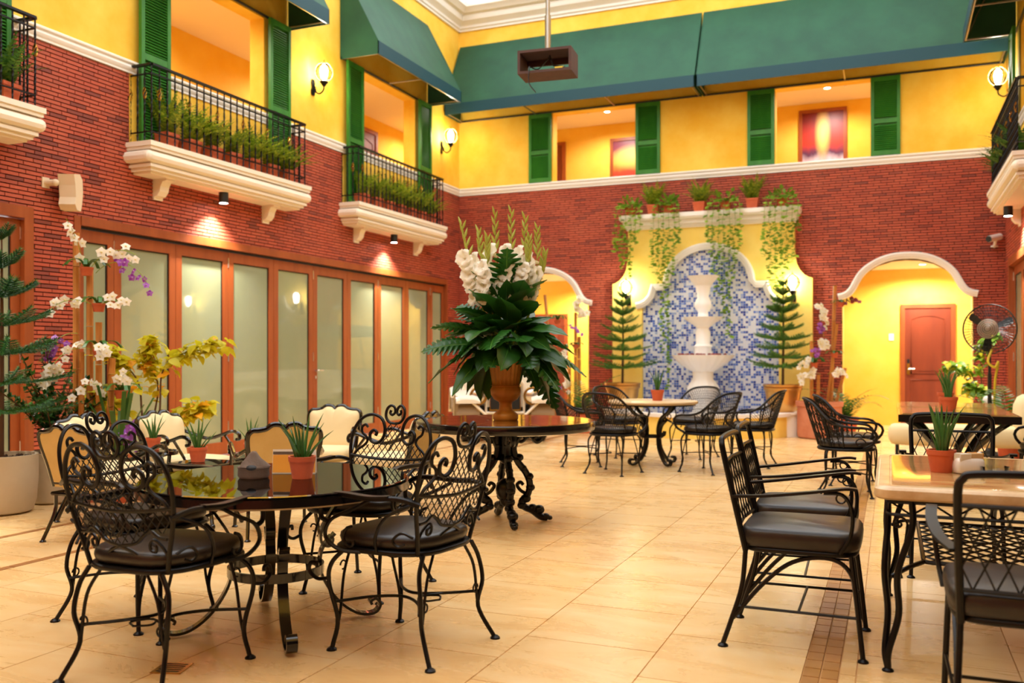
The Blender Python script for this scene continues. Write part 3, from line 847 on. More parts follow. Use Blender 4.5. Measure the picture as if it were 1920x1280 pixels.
# ---- balconies
def twist_bar(z0, z1, r=.0085):
    m_ = MB(); vs = []; n = 18
    for i in range(n+1):
        a = i*.7 if 1 < i < n-1 else 0
        for j in range(4):
            vs.append((r*1.25*math.cos(a+j*PI/2), r*1.25*math.sin(a+j*PI/2), z0+(z1-z0)*i/n))
    m_.add(vs, [(i*4+j, i*4+(j+1)%4, i*4+4+(j+1)%4, i*4+4+j) for i in range(n) for j in range(4)])
    return m_
BAL = twist_bar(3.47, 4.27).mesh('baluster', 'iron', False)
m_ = MB()
for k in range(4):
    pts = [(.02*math.sin(PI*t)*math.cos(k*PI/2+t*4), .02*math.sin(PI*t)*math.sin(k*PI/2+t*4), 3.92+.14*t) for t in np.linspace(0, 1, 9)]
    m_.tube(pts, .004, 4)
BASKET = m_.mesh('basket_twist', 'brass')
def balcony(label, y0, y1, side, pots, near=''):
    x0 = L if side > 0 else RW; s_ = side
    o = thing('balcony', label, 'balcony', (x0, (y0+y1)/2, 3.13)); ox, oy, oz = x0, (y0+y1)/2, 3.13
    def bx(m_, out, ya, yb, z0, z1):
        xa, xb = (0, s_*out); m_.box(min(xa, xb), max(xa, xb), ya-oy, yb-oy, z0-oz, z1-oz)
    m_ = MB()
    for out, e, z0, z1 in ((.36, .03, 3.42, 3.47), (.345, .015, 3.385, 3.42), (.3, -.03, 3.24, 3.385), (.315, -.015, 3.21, 3.24), (.285, -.045, 3.175, 3.21), (.25, -.08, 3.15, 3.175)):
        bx(m_, out, y0-e, y1+e, z0, z1)
    # rounded torus course running round three sides
    p = [(0, y0-oy-.0, .185), (s_*.30, y0-oy-.0, .185), (s_*.30, y1-oy, .185), (0, y1-oy, .185)]
    for a, b_ in zip(p[:-1], p[1:]): m_.tube([a, b_], .062, 10)
    for q in p[1:3]: m_.ball(q, .062, n=10, m=6)
    m_.build('slab', 'cream_stone', o, ang=30)
    for yb in (y0+.42, y1-.5):
        m_ = MB(); pr_ = [(0, 3.16), (.2, 3.16), (.2, 3.13), (.15, 3.12), (.12, 3.07), (.11, 3.02), (.07, 2.97), (.03, 2.96), (.03, 2.93), (0, 2.93)]
        m_.prism(pr_, lambda u, z: (s_*u, yb-oy-.065, z-oz), lambda u, z: (s_*u, yb-oy+.065, z-oz)); m_.build('bracket', 'cream_stone', o, smooth=False)
    xr = s_*.3; e = .04; ya, yb = y0+e-oy, y1-e-oy
    path = lambda z: [(0, ya, z-oz), (xr, ya, z-oz), (xr, yb, z-oz), (0, yb, z-oz)]
    for nm, z, fl_ in (('top_rail', 4.285, (.045, .022)), ('middle_rail', 4.19, (.02, .012)), ('bottom_rail', 3.58, (.02, .012))):
        m_ = MB(); q = path(z)
        for a, b_ in zip(q[:-1], q[1:]): m_.tube([a, b_], .01, up=(0, 0, 1), flat=fl_)
        m_.build(nm, 'iron', o, smooth=False)
    n = int((y1-y0)/.115); 
    spots = [(xr, ya+(yb-ya)*i/n) for i in range(n+1)] + [(xr*k, yy) for yy in (ya, yb) for k in (.03, .36, .68)]
    for i, (xx, yy) in enumerate(spots):
        b_ = link('baluster', BAL, o, (xx, yy, -oz))
        if i % 4 == 1 or i > n+1 and i % 3 == 0: link('basket_twist', BASKET, b_)
    return o
balcony('middle left balcony with white moulded ledge, black railing and fern pots', 7.33, 10.12, 1, 7)
balcony('far left balcony near the corner with white ledge and black railing', 11.36, 14.14, 1, 7)
balcony('nearest left balcony, only its far end showing at the left edge', 3.05, 6.0, 1, 7)
balcony('right-hand balcony cut by the right edge, with white ledge and downlight', 11.36, 14.14, -1, 7)
ordw = ['first', 'second', 'third', 'fourth', 'fifth', 'sixth', 'seventh', 'eighth']
for nm, y0, y1, s_, cnt, dk in (('middle left balcony', 7.72, 9.85, 1, 7, 0), ('far left balcony', 11.7, 13.85, 1, 7, 0), ('nearest left balcony', 5.1, 5.75, 1, 2, 1), ('right-hand balcony', 12.4, 13.95, -1, 4, 1)):
    for i in range(cnt):
        y = y0+(y1-y0)*i/(cnt-1)
        fern('fern in a terracotta pot, %s from the near end of the %s' % (ordw[i], nm), ((L+.17) if s_ > 0 else RW-.17, y, 3.472), 'ferns on the ' + nm, dk, R(.9, 1.15), face=0 if s_ > 0 else PI)

# ---- lights
def point(name, loc, power, col, r=.05, parent=None):
    l = bpy.data.lights.new(name, 'POINT'); l.energy = power; l.color = col; l.shadow_soft_size = r
    o = bpy.data.objects.new(name, l); COL.objects.link(o); o.location = loc; o.parent = parent; return o
def spot(name, loc, power, col, ang, parent=None, blend=.5, rot=(0, 0, 0)):
    l = bpy.data.lights.new(name, 'SPOT'); l.energy = power; l.color = col; l.spot_size = ang; l.spot_blend = blend; l.shadow_soft_size = .03
    o = bpy.data.objects.new(name, l); COL.objects.link(o); o.location = loc; o.rotation_euler = rot; o.parent = parent; return o
def lantern_meshes():
    d = {}
    m_ = MB(); m_.prism([(-.035, -.11), (.035, -.11), (.045, -.05), (.03, 0), (.045, .06), (.03, .11), (-.03, .11), (-.045, .06), (-.03, 0), (-.045, -.05)], lambda x, z: (x, 0, z), lambda x, z: (x, -.018, z)); d['backplate'] = m_.mesh('backplate', 'iron', False)
    m_ = MB(); m_.tube(cr([(0, -.015, .05), (0, -.04, .0), (0, -.06, -.07), (0, -.12, -.1), (0, -.18, -.06), (0, -.19, .0)], 6), .011, 7)
    m_.tube([(0, -.05+.022*math.cos(t), -.02+.022*math.sin(t)) for t in np.linspace(0, 5.5, 14)], .006, 5); d['arm'] = m_.mesh('arm', 'iron')
    m_ = MB(); m_.lathe([(.012, 0), (.03, .015), (.035, .03), (.055, .05), (.06, .07), (.05, .075)], 14, (0, -.19, -.01)); d['cup'] = m_.mesh('cup', 'iron')
    C = (0, -.19, .19)
    m_ = MB(); m_.ball(C, .118, (1, 1, 1.08), 20, 12); d['globe'] = m_.mesh('globe', 'globe_glass', ang=180)
    m_ = MB(); m_.lathe([(.02, -.11), (.035, -.08), (.05, -.02), (.053, .03), (.043, .07), (.022, .09), (.004, .097)], 14, C); d['bulb'] = m_.mesh('bulb', 'bulb', ang=180)
    m_ = MB()
    for k in range(4):
        a = k*PI/4; m_.tube([(C[0]+.124*math.sin(t)*math.cos(a), C[1]+.124*math.sin(t)*math.sin(a), C[2]+.134*math.cos(t)) for t in np.linspace(0, 2*PI, 25)[:-1]], .004, 4, closed=True)
    m_.tube([(C[0]+.126*math.cos(t), C[1]+.126*math.sin(t), C[2]) for t in np.linspace(0, 2*PI, 25)[:-1]], .004, 4, closed=True); d['cage'] = m_.mesh('cage', 'brass')
    m_ = MB(); m_.lathe([(.02, .13), (.014, .14), (.006, .155), (.009, .163), (.002, .175)], 8, C); d['finial'] = m_.mesh('finial', 'brass')
    return d
LAN = lantern_meshes()
def lantern(label, loc, rz, power=16):
    o = thing('wall_lantern', label, 'lantern', loc, rz, 'globe lanterns')
    for k, me in LAN.items(): link(k, me, o)
    return o
lantern('globe lantern on the yellow wall between the two left awnings', (L+.002, 10.68, 4.98), PI/2)
lantern('globe lantern on the left wall beside the far corner', (L+.002, 14.63, 4.98), PI/2)
lantern('globe lantern high on the right wall above the fan', (RW-.002, 14.5, 4.98), -PI/2)
def downlight(label, loc, group, power=330):
    o = thing('surface_downlight', label, 'downlight', loc, 0, group)
    m_ = MB(); m_.lathe([(.055, 0), (.055, .125), (.0, .125)], 18, (0, 0, -.125), cap=False); m_.lathe([(.055, -.125), (.048, -.125), (.046, -.105), (0, -.105)], 18, cap=False); m_.build('can', 'plastic_black', o)
    MB().lathe([(.047, -.1255), (.0, -.1275)], 16, cap=False).build('lens', 'downlight_lens', o)
    spot('lamp', (0, 0, -.13), power, (1, .94, .86), 2.0, o, .9)
for x, y, n in ((L+.19, 8.62, 'black can downlight under the middle left balcony'), (L+.19, 12.62, 'black can downlight under the far left balcony'), (L+.19, 4.6, 'black can downlight under the nearest left balcony'),
                (RW-.19, 13.3, 'black can downlight under the right-hand balcony')):
    downlight(n, (x, y, 3.15), 'black can downlights under the balconies')
def recessed(label, loc, group, power):
    o = thing('recessed_downlight', label, 'downlight', loc, 0, group)
    MB().lathe([(.075, 0), (.07, -.008), (.055, -.006)], 18, cap=False).build('ring', 'plastic_white', o)
    MB().lathe([(.055, -.004), (0, -.004)], 16, cap=False).build('lens', 'ceiling_lens', o)
    spot('lamp', (0, 0, -.02), power*3.6, (1, .94, .83), 2.85, o, .5)
for y, n in ((4.6, 'nearest left balcony'), (8.7, 'middle left balcony'), (12.2, 'far left balcony'), (16.2, 'far end of the left wall')):
    recessed('small round ceiling light in the upper corridor behind the ' + n, (-8.4, y, 5.8), 'upper corridor ceiling lights', 24)
for x, n in ((-4.9, 'the red sunset print'), (-1.0, 'the larger framed print'), (1.9, 'the right end of the back wall')):
    recessed('small round ceiling light in the upper corridor before ' + n, (x, 16.4, 5.8), 'upper corridor ceiling lights', 24)
recessed('small round ceiling light seen through the right arch', (.49, 16.6, 2.75), 'passage ceiling lights', 62)
recessed('small round ceiling light seen through the left arch', (-5.4, 16.5, 2.75), 'passage ceiling lights', 62)
recessed('small round ceiling light in the passage behind the tiled fountain', (-2.8, 16.5, 2.75), 'passage ceiling lights', 25)
for x, y, n in ((-8.55, 12.6, 'far left opening'), (-5.2, 16.2, 'red sunset print'), (-.7, 16.2, 'larger framed print')):
    m_ = MB(); m_.lathe([(.05, 5.8), (.05, 5.785), (.03, 5.77), (.026, 5.74), (.0, 5.735)], 14, (0, 0, 0), cap=False)
    o = m_.build('smoke_detector', 'plastic_white'); o.location = (x, y, 0); tag(o, 'small smoke detector on the upper corridor ceiling by the ' + n, 'detector')

# ---- framed prints in the upper corridor
for label, x0, x1, z0, z1, pm in (('large framed print of an orange blaze over pale clouds', -1.54, -.72, 4.42, 5.68, 'print_blaze'), ('framed red sunset print half hidden by a green shutter', -5.1, -4.1, 4.36, 5.5, 'print_sunset')):
    o = thing('framed_print', label, 'picture', ((x0+x1)/2, 17.3, z0))
    hw = (x1-x0)/2; h = z1-z0
    for b6 in ((-hw, -hw+.06, 0, h), (hw-.06, hw, 0, h), (-hw+.06, hw-.06, 0, .06), (-hw+.06, hw-.06, h-.06, h)):
        MB().box(b6[0], b6[1], -.04, -.002, b6[2], b6[3]).build('frame_bar', 'wood_red', o, smooth=False)
    MB().box(-hw+.055, hw-.055, -.02, -.004, .055, h-.055).build('print', pm, o, smooth=False)

# ---- loudspeaker, camera, hanging projector box
o = thing('wall_loudspeaker', 'cream wedge-shaped loudspeaker mounted high on the left brick wall', 'loudspeaker', (L+.012, 6.4, 2.8))
m_ = MB(); body = [(-.13, .17), (.05, .2), (.13, .15), (.145, .02), (.12, -.1), (.08, -.19), (-.04, -.19), (-.1, -.14), (-.07, -.06), (-.09, .06)]
rz_ = Matrix.Rotation(.5, 3, 'Z')
def spk(u, z, v): q = rz_ @ Vector((.15+v*.85, u*.85+.02, z*.92)); return (q.x, q.y, q.z)
m_.prism(body, lambda u, z: spk(u, z, -.09), lambda u, z: spk(u, z, .09)); m_.build('cabinet', 'speaker_cream', o, smooth=False)
gp = [(.05, .195), (.13, .148), (.147, .02), (.122, -.1), (.082, -.188)]
m_ = MB(); k = len(gp)
vs = [spk(u+.006, z, v) for v in (-.085, .085) for u, z in gp]; m_.add(vs, [(i, i+1, k+i+1, k+i) for i in range(k-1)]); m_.build('grille', 'speaker_cream', o)
m_ = MB(); m_.tube([(0, -.09, .07), (.1, -.06, .07)], .03, 10); m_.ball((.1, -.06, .07), .035); m_.box(0, .012, -.13, -.05, .02, .12); m_.build('bracket', 'speaker_cream', o)
o = thing('security_camera', 'white bullet security camera at the top right corner of the brick wall', 'camera', (1.4, B-.012, 2.95))
m_ = MB(); m_.tube([(.1, -.06, .05), (-.06, -.24, .0)], .05, 14); m_.build('housing', 'plastic_white', o)
m_ = MB(); m_.tube([(-.055, -.235, .002), (-.068, -.25, -.003)], .046, 14); m_.build('lens_face', 'plastic_black', o)
m_ = MB(); m_.tube([(.04, -.13, .02), (.03, -.1, -.07), (.03, 0, -.09)], .022, 8); m_.lathe([(.05, 0), (.05, .02)], 12, (.03, -.03, -.1)); m_.build('bracket', 'plastic_white', o)
o = thing('projector_box', 'open brown wooden box hanging from a ceiling pole, cable dangling', 'projector box', (-3.13, 8.44, 3.98), .1)
for nm, b6 in (('bottom_board', (-.27, .27, -.15, .15, 0, .025)), ('top_board', (-.27, .27, -.15, .15, .205, .23)), ('side_board', (-.27, -.245, -.15, .15, .025, .205)), ('side_board', (.245, .27, -.15, .15, .025, .205)), ('back_lip', (-.245, .245, .13, .15, .15, .205))):
    MB().box(*b6).build(nm, 'projector_wood', o, smooth=False)
m_ = MB(); m_.tube([(0, 0, .23), (0, 0, 4.05)], .022, 10); m_.tube([(0, 0, .23), (0, 0, .6)], .03, 10); m_.build('pole', 'steel', o)
m_ = MB(); m_.tube(cr([(0, .05, .2), (-.1, 0, .08), (-.14, -.15, .06), (-.13, -.22, .02), (-.13, -.23, -.12), (-.06, -.24, -.22)], 6), .006, 5); m_.tube(cr([(.02, 0, .2), (.06, -.02, .1), (.16, -.1, .05), (.2, -.12, .03)], 5), .01, 5); m_.build('cable', 'plastic_black', o)
MB().box(.1, .19, -.12, -.06, .026, .05).build('plug', 'yellow_hose', o)

# ================================================================== TILED FOUNTAIN NICHE
PY = B - .14      # face of the plastered panel
def mosaic_outline():
    h = [(.70*math.sin(t), 2.41+.61*math.cos(t)) for t in np.linspace(0, PI/2, 15)]
    h += [(.92, 2.41), (.94, 2.34), (.98, 2.24), (1.05, 2.15), (1.13, 2.1), (1.13, .1)]
    return h
MH = mosaic_outline()
def mos_top(dx):
    dx = abs(dx)
    if dx >= 1.13: return None
    return float(np.interp(dx, [p[0] for p in MH[:-1]], [p[1] for p in MH[:-1]]))
PH = [(0, 3.42), (1.374, 3.42), (1.375, 2.92), (1.39, 2.76), (1.44, 2.63), (1.52, 2.53), (1.6, 2.485), (1.65, 2.47)]
def pan_top(dx):
    dx = abs(dx)
    if dx <= 1.374: return 3.42
    return float(np.interp(dx, [p[0] for p in PH[2:]], [p[1] for p in PH[2:]]))
fp = struct('wall_fountain_panel')
mb = MB(); X = sorted({round(s_*x, 4) for s_ in (-1, 1) for x in list(np.linspace(0, .7, 15)) + [p[0] for p in MH] + [.702] + list(np.linspace(1.13, 1.65, 14)) + [1.374, 1.376]})
for a, b_ in zip(X[:-1], X[1:]):
    e = 1e-5; m0 = mos_top((a+b_)/2)
    za, zb = (0, 0) if m0 is None else (mos_top(a+e), mos_top(b_-e))
    if za is None: za = zb
    if zb is None: zb = za
    ta, tb = pan_top(a+e), pan_top(b_-e)
    mb.hexa([(NICHE+a, PY, za), (NICHE+b_, PY, zb), (NICHE+b_, B, zb), (NICHE+a, B, za), (NICHE+a, PY, ta), (NICHE+b_, PY, tb), (NICHE+b_, B, tb), (NICHE+a, B, ta)])
mb.build('plaster', 'pale_yellow_plaster', fp, smooth=False)
mb = MB(); P_ = .041
poly = [(-x, z) for x, z in MH[::-1]] + MH[1:]
MB().prism(poly, lambda x, z: (NICHE+x, B-.062, z), lambda x, z: (NICHE+x, B-.005, z)).build('tile_bed', 'plastic_white', fp, smooth=False)
z = .12
while z < 3.02:
    x = -1.125
    while x < 1.12:
        if inside(poly, x+P_/2, z+P_/2):
            g = .003
            mb.box(NICHE+x+g, NICHE+x+P_-g, B-.068, B-.061, z+g, z+P_-g, max(.001, random.random()))
        x += P_
    z += P_
mb.build('mosaic_tiles', 'mosaic', fp, smooth=False, kind='stuff')
half = [(.76*math.sin(t), 2.45+.66*math.cos(t)) for t in np.linspace(0, PI/2*.97, 14)] + [(.775, 2.45), (.9, 2.45), (.965, 2.45), (.985, 2.38), (1.02, 2.27), (1.09, 2.19), (1.17, 2.15), (1.24, 2.14)]
pts = [(NICHE-x, z) for x, z in half[::-1]] + [(NICHE+x, z) for x, z in half[1:]]
o = MB(); ribbon(o, pts, .11, PY-.05, PY+.06); t = o.build('trim_8', 'white_plaster'); t['kind'] = 'structure'; t['label'] = 'white moulding framing the blue tiled niche'
pf = [(0, 3.38), (.03, 3.38), (.04, 3.41), (.08, 3.44), (.12, 3.48), (.13, 3.52), (.2, 3.54), (.22, 3.58), (.22, 3.61), (0, 3.61)]
o = MB()
for u0, u1, e0, e1 in zip([p[0] for p in pf[1:-2]], [p[0] for p in pf[2:-1]], [p[1] for p in pf[1:-2]], [p[1] for p in pf[2:-1]]):
    if e1 > e0: u = max(u0, u1); o.box(NICHE-1.375-u*.45, NICHE+1.375+u*.45, PY-u, B, e0, e1)
t = o.build('trim_9', 'white_plaster', smooth=False); t['kind'] = 'structure'; t['label'] = 'white cornice shelf above the fountain niche'
# basin wall
BA, BD = 1.62, 1.85
ba = struct('wall_basin', 'low curved yellow basin wall with white cap around the fountain')
def ring_wall(mb, a, d, t, z0, z1, n=40):
    for i in range(n):
        t0, t1 = PI*i/n, PI*(i+1)/n
        q = []
        for zz in (z0, z1):
            for tt, k in ((t0, 0), (t1, 0), (t1, t), (t0, t)): q.append((NICHE+(a-k)*math.cos(tt), PY-(d-k)*math.sin(tt), zz))
        mb.hexa(q)
m_ = MB(); ring_wall(m_, BA, BD, .12, 0, .31); m_.build('wall', 'pale_yellow_plaster', ba, ang=30)
m_ = MB(); ring_wall(m_, BA+.05, BD+.05, .24, .31, .36); m_.build('cap', 'white_plaster', ba, ang=30)
m_ = MB(); ring_wall(m_, BA-.1, BD-.1, 1.3, .0, .16, 24); m_.build('water', 'mosaic', ba, ang=30)
for s_ in (-1, 1):
    m_ = MB(); m_.lathe([(.3, 0), (.3, .33), (.33, .34), (.33, .365)], 24, (NICHE+s_*1.27, 14.5, 0)); m_.build('corner_plinth', 'white_plaster', ba, ang=30)
# three-tier fountain
o = thing('tiered_fountain', 'white three-tier scalloped fountain before the blue tiles', 'fountain', (-2.77, 14.6, .16))
sca = lambda n, k: (lambda a, i: k*math.cos(a*n)*(1 if i > 1 else .2))
z0 = .16
def part(nm, prof, n=48, rip=None): MB().lathe([(r, z-z0) for r, z in prof], n, ripple=rip).build(nm, 'marble_white', o, ang=60)
part('base', [(.3, .16), (.3, .24), (.24, .28), (.2, .32)])
part('pedestal', [(.19, .3), (.14, .42), (.17, .52), (.24, .64), (.25, .72), (.2, .8), (.16, .86), (.17, .98)], 48, lambda a, i: .05*math.cos(a*12)*(1 if 2 < i < 6 else 0))
part('lower_bowl', [(.14, .96), (.22, 1.0), (.36, 1.1), (.46, 1.2), (.48, 1.24), (.44, 1.235), (.3, 1.2), (.05, 1.19)], 64, sca(20, .04))
part('middle_stem', [(.14, 1.2), (.13, 1.36), (.15, 1.38), (.11, 1.42), (.12, 1.6), (.09, 1.66), (.12, 1.7)])
part('middle_bowl', [(.1, 1.68), (.18, 1.74), (.28, 1.81), (.305, 1.845), (.27, 1.84), (.05, 1.82)], 64, sca(18, .04))
part('upper_stem', [(.09, 1.84), (.08, 1.92), (.13, 2.0), (.13, 2.08), (.09, 2.16), (.11, 2.3), (.13, 2.36)])
part('top_bowl', [(.12, 2.34), (.17, 2.4), (.22, 2.47), (.25, 2.5), (.22, 2.5), (.04, 2.47)], 64, sca(16, .05))
m_ = MB()
for k in range(26):
    a = R(0, 2*PI); r = R(.15, .4); m_.ball((r*math.cos(a), r*math.sin(a), 1.25-z0), R(.02, .035), (1, 1, .6), 6, 4)
m_.build('floating_petals', 'petal_red', o)
lantern('globe lantern left of the blue fountain niche', (NICHE-1.36, PY-.002, 2.2), 0)
lantern('globe lantern right of the blue fountain niche', (NICHE+1.36, PY-.002, 2.2), 0)

# ---- Norfolk pines
def pine_branch(ln, m='pine', n=16):
    m_ = MB(); p = np.array((0, 0, 0.)); pts = []
    e = .12
    for i in range(n+1):
        pts.append(p.copy()); p = p+np.array((math.cos(e), 0, math.sin(e)))*ln/n; e += .3/n
    m_.tube(pts, [.006*(1-.8*i/n) for i in range(n+1)], 4)
    def needles(path, L0):
        for i in range(1, len(path)):
            f = path[i]-path[i-1]; f = f/np.linalg.norm(f)
            for k in range(7):
                a = k*2*PI/7+i*.4
                sd = np.array((0, 1, 0.)); up = np.cross(f, sd); d = sd*math.cos(a)+up*math.sin(a)
                tip = path[i]+f*L0*.75+d*L0*.75; w_ = np.cross(d, f)*L0*.12
                m_.add([path[i]-w_, path[i]+w_, tip], [(0, 1, 2)], random.choice((.001, .4, 1)))
    needles(pts, .04)
    for i in range(3, n-1, 2):
        for s_ in (-1, 1):
            l2 = ln*.26*(1-(i/n)**2)+.03; k = 6
            sub = [pts[i]+np.array((math.cos(.75), s_*math.sin(.75), .12))*l2*j/k for j in range(k+1)]
            m_.tube(sub, .003, 3); needles(sub, .03)
    return m_.mesh('branch', m, False)
PB_ = {}
def norfolk(label, loc, h, r, potfn, tiers, m, z0, top_el=.9):
    o = thing('norfolk_pine', label, 'pine tree', loc)
    potfn(o)
    MB().tube([(0, 0, z0), (.01, 0, z0+h*.5), (0, .005, z0+h)], [.022, .016, .006], 7).build('trunk', 'bark', o)
    key = (m, round(r, 2))
    if key not in PB_: PB_[key] = [pine_branch(r*k, m) for k in (1., .72, .45)]
    for t in range(tiers):
        f = t/(tiers-1); z = z0+h*(.2+.76*f); ln = 1-f*.78
        kk = 0 if ln > .75 else (1 if ln > .48 else 2)
        base = (1., .72, .45)[kk]
        nb = 8
        for b_ in range(nb):
            link('branch', PB_[key][kk], o, (0, 0, z), (R(-.2, .2), -(-.12+.75*f**2+R(-.06, .1)), b_*2*PI/nb+t*.5+R(-.15, .15)), ln/base*R(.9, 1.1))
    return o
def gold_pot(o):
    m_ = MB(); m_.lathe([(.16, 0), (.19, .03), (.25, .2), (.27, .33), (.285, .335), (.29, .37), (.275, .38), (.295, .39), (.3, .42), (.27, .42), (.26, .36)], 32); m_.build('pot', 'gold_metal', o)
    MB().lathe([(.262, .38), (0, .39)], 20, cap=False).build('soil', 'soil', o)
norfolk('Norfolk pine in a golden pot left of the fountain', (NICHE-1.27, 14.5, .365), 1.5, .58, gold_pot, 9, 'pine_pale', .37)
norfolk('Norfolk pine in a golden pot right of the fountain', (NICHE+1.27, 14.5, .365), 1.62, .55, gold_pot, 10, 'pine_pale', .37)
def stone_pot(r, h):
    def f(o):
        MB().lathe([(r*.7, 0), (r*.86, .02), (r*.95, .1), (r, h*.6), (r*1.0, h), (r*.92, h), (r*.9, h-.04)], 32).build('pot', 'planter_stone', o)
        m_ = MB(); m_.lathe([(r*.91, h-.035), (0, h-.02)], 24, cap=False)
        for k in range(60):
            a = R(0, 2*PI); q = r*.85*math.sqrt(random.random()); m_.ball((q*math.cos(a), q*math.sin(a), h-.025), R(.01, .02), n=5, m=3)
        m_.build('soil', 'soil', o)
    return f
norfolk('tall dark Norfolk pine in a pale stone planter at the left edge', (-6.36, 4.98, 0), 1.75, .62, stone_pot(.26, .45), 7, 'pine', .43)

# ---- dark shrub, yellow-leaved shrub
def simple_leaf(ln, wd, m, fold=.25, curl=.5, n=4):
    m_ = MB(); vs = []; e = 0; p = np.array((0, 0, 0.))
    for i in range(n+1):
        t = i/n; w_ = wd/2*math.sin(PI*(.06+.94*t)**.8)*(1 if t < 1 else 0)
        vs += [(p[0], -w_, p[2]+w_*fold), (p[0], 0, p[2]), (p[0], w_, p[2]+w_*fold)]
        p = p+np.array((math.cos(e), 0, math.sin(e)))*ln/n; e -= curl/n
    fs = []
    for i in range(n): q = i*3; fs += [(q, q+3, q+4, q+1), (q+1, q+4, q+5, q+2)]
    m_.add(vs, fs, .001); m_.t = [R(0, .8) if False else .3]*len(m_.f)
    return m_.mesh('leaf', m, True, 60)
o = thing('leafy_shrub', 'dark small-leaved shrub in a pale stone planter behind the cream chairs', 'shrub', (-6.42, 5.5, 0))
stone_pot(.2, .42)(o)
m_ = MB(); lf = MB()
for k in range(26):
    a = R(0, 2*PI); e = R(.7, 1.5); ln = R(.5, .95)
    pth = cr([(0, 0, .4), (.25*ln*math.cos(a)*math.cos(e), .25*ln*math.sin(a)*math.cos(e), .4+.5*ln*math.sin(e)), (.55*ln*math.cos(a)*math.cos(e)*1.6, .55*ln*math.sin(a)*math.cos(e)*1.6, .4+ln*math.sin(e))], 7)
    m_.tube(pth, .005, 4)
    for q in pth[3:]:
        for j in range(6):
            d = Vector((R(-1, 1), R(-1, 1), R(-.3, 1))).normalized(); s_ = d.cross(Vector((.3, .2, 1))).normalized()*.016
            b0 = Vector(q); lf.add([b0, b0+d*.03-s_, b0+d*.065, b0+d*.03+s_], [(0, 1, 2, 3)], random.choice((.001, .15, .6)))
m_.build('stems', 'bark', o); lf.build('foliage', 'leaf_dark', o, smooth=False)
YL = [simple_leaf(.095, .07, 'leaf_yellow', .2, .9), simple_leaf(.085, .062, 'leaf_yellow', .3, .5), simple_leaf(.09, .06, 'leaf_orange', .2, .8)]
GL = [simple_leaf(.1, .07, 'leaf_vine', .2, .9), simple_leaf(.085, .06, 'leaf_vine', .3, .5), simple_leaf(.09, .065, 'leaf_yellow', .2, .8)]
def leafy(label, loc, trunks, leafset, potr, potmat='terracotta', sc_=1., seedn=3, dens=9, pothgt=.3):
    random.seed(seedn)
    o = thing('potted_shrub', label, 'shrub', loc)
    round_pot(m0 := MB(), potr, pothgt); m0.build('pot', potmat, o)
    MB().lathe([(potr*.88, pothgt*.88), (0, pothgt*.9)], 16, cap=False).build('soil', 'soil', o)
    for t in trunks:
        P = cr([(0, 0, .25)]+[tuple(p) for p in t], 8); n = len(P)
        MB().tube(P, [max(.003, .013*(1-i/n)) for i in range(n)], 5).build('stem', 'bark', o)
        for i in range(int(n*.45), n):
            for k in range(dens if i > n*.6 else 3):
                a = R(0, 2*PI)
                link('leaf', leafset[0 if random.random() < .5 else (1 if random.random() < .75 else 2)], o,
                     (P[i][0]+R(-.07, .07), P[i][1]+R(-.07, .07), P[i][2]+R(-.07, .05)), (R(-.6, .6), R(-.35, .7), a), R(.6, 1.2)*sc_)
    return o
def cs(r, d, z): return (r*CH-d*SH, r*SH+d*CH, z)     # right / away / up as seen in the photograph, turned to world axes
leafy('yellow-leaved shrub with spreading branches before the glass doors', (-6.0, 6.12, 0),
      [[cs(.1, 0, .7), cs(.12, .05, 1.1), cs(.35, .1, 1.27), cs(.62, .05, 1.33)], [cs(-.05, 0, .7), cs(-.1, .02, 1.0), cs(-.3, 0, 1.22), cs(-.42, -.05, 1.3)],
       [cs(.02, .05, .6), cs(.05, .1, .95), cs(-.05, .1, 1.2), cs(0, .1, 1.36)], [cs(.12, -.05, .5), cs(.3, -.1, .7), cs(.46, -.1, .76), cs(.5, -.1, .78)], [cs(-.1, -.1, .55), cs(-.2, -.1, .72), cs(-.3, -.15, .85), cs(-.36, -.18, .9)]],
      YL, .2, seedn=5, dens=8, sc_=1.25)
leafy('pale green leafy shrub under the standing fan', (1.2, 13.75, 0),
      [[cs(-.1, 0, .7), cs(-.25, 0, 1.0), cs(-.55, -.05, 1.1)], [cs(-.02, .1, .8), cs(-.02, .12, 1.2), cs(.1, .1, 1.5)], [cs(0, -.1, .6), cs(-.15, -.1, .75), cs(-.3, -.1, .82)]],
      GL, .2, sc_=1.3, seedn=8, dens=8)

# ---- orchids on bamboo totems
def flower(m, r, n=5, lip=True):
    m_ = MB()
    for k in range(n):
        a = k*2*PI/n+.3; c, s_ = math.cos(a), math.sin(a); w_ = r*.42
        m_.add([(0, 0, 0), (c*r*.55-s_*w_, s_*r*.55+c*w_, r*.14), (c*r, s_*r, -r*.05), (c*r*.55+s_*w_, s_*r*.55-c*w_, r*.14)], [(0, 3, 2, 1)], .001 if k % 2 else .25)
    if lip: m_.ball((0, 0, r*.12), r*.2, (1, 1, 1), 6, 4, tint=1.)
    return m_.mesh('flower', m, True, 60)
FW = flower('petal_white', .042); FP = flower('petal_purple', .036); FR_ = flower('petal_red', .034)
SMALL_POT = round_pot(MB(), .055, .07).mesh('basket_pot', 'terracotta')
STRAP = MB()
for k in range(7):
    a = k*.9; pth = cr([(0, 0, .06), (.06*math.cos(a), .06*math.sin(a), .13), (.14*math.cos(a), .14*math.sin(a), .13), (.19*math.cos(a), .19*math.sin(a), .08)], 4)
    STRAP.tube(pth, .01, flat=(.03, .003), up=(0, 0, 1), tint=R(.01, .6))
STRAP = STRAP.mesh('strap_leaves', 'leaf_dark')
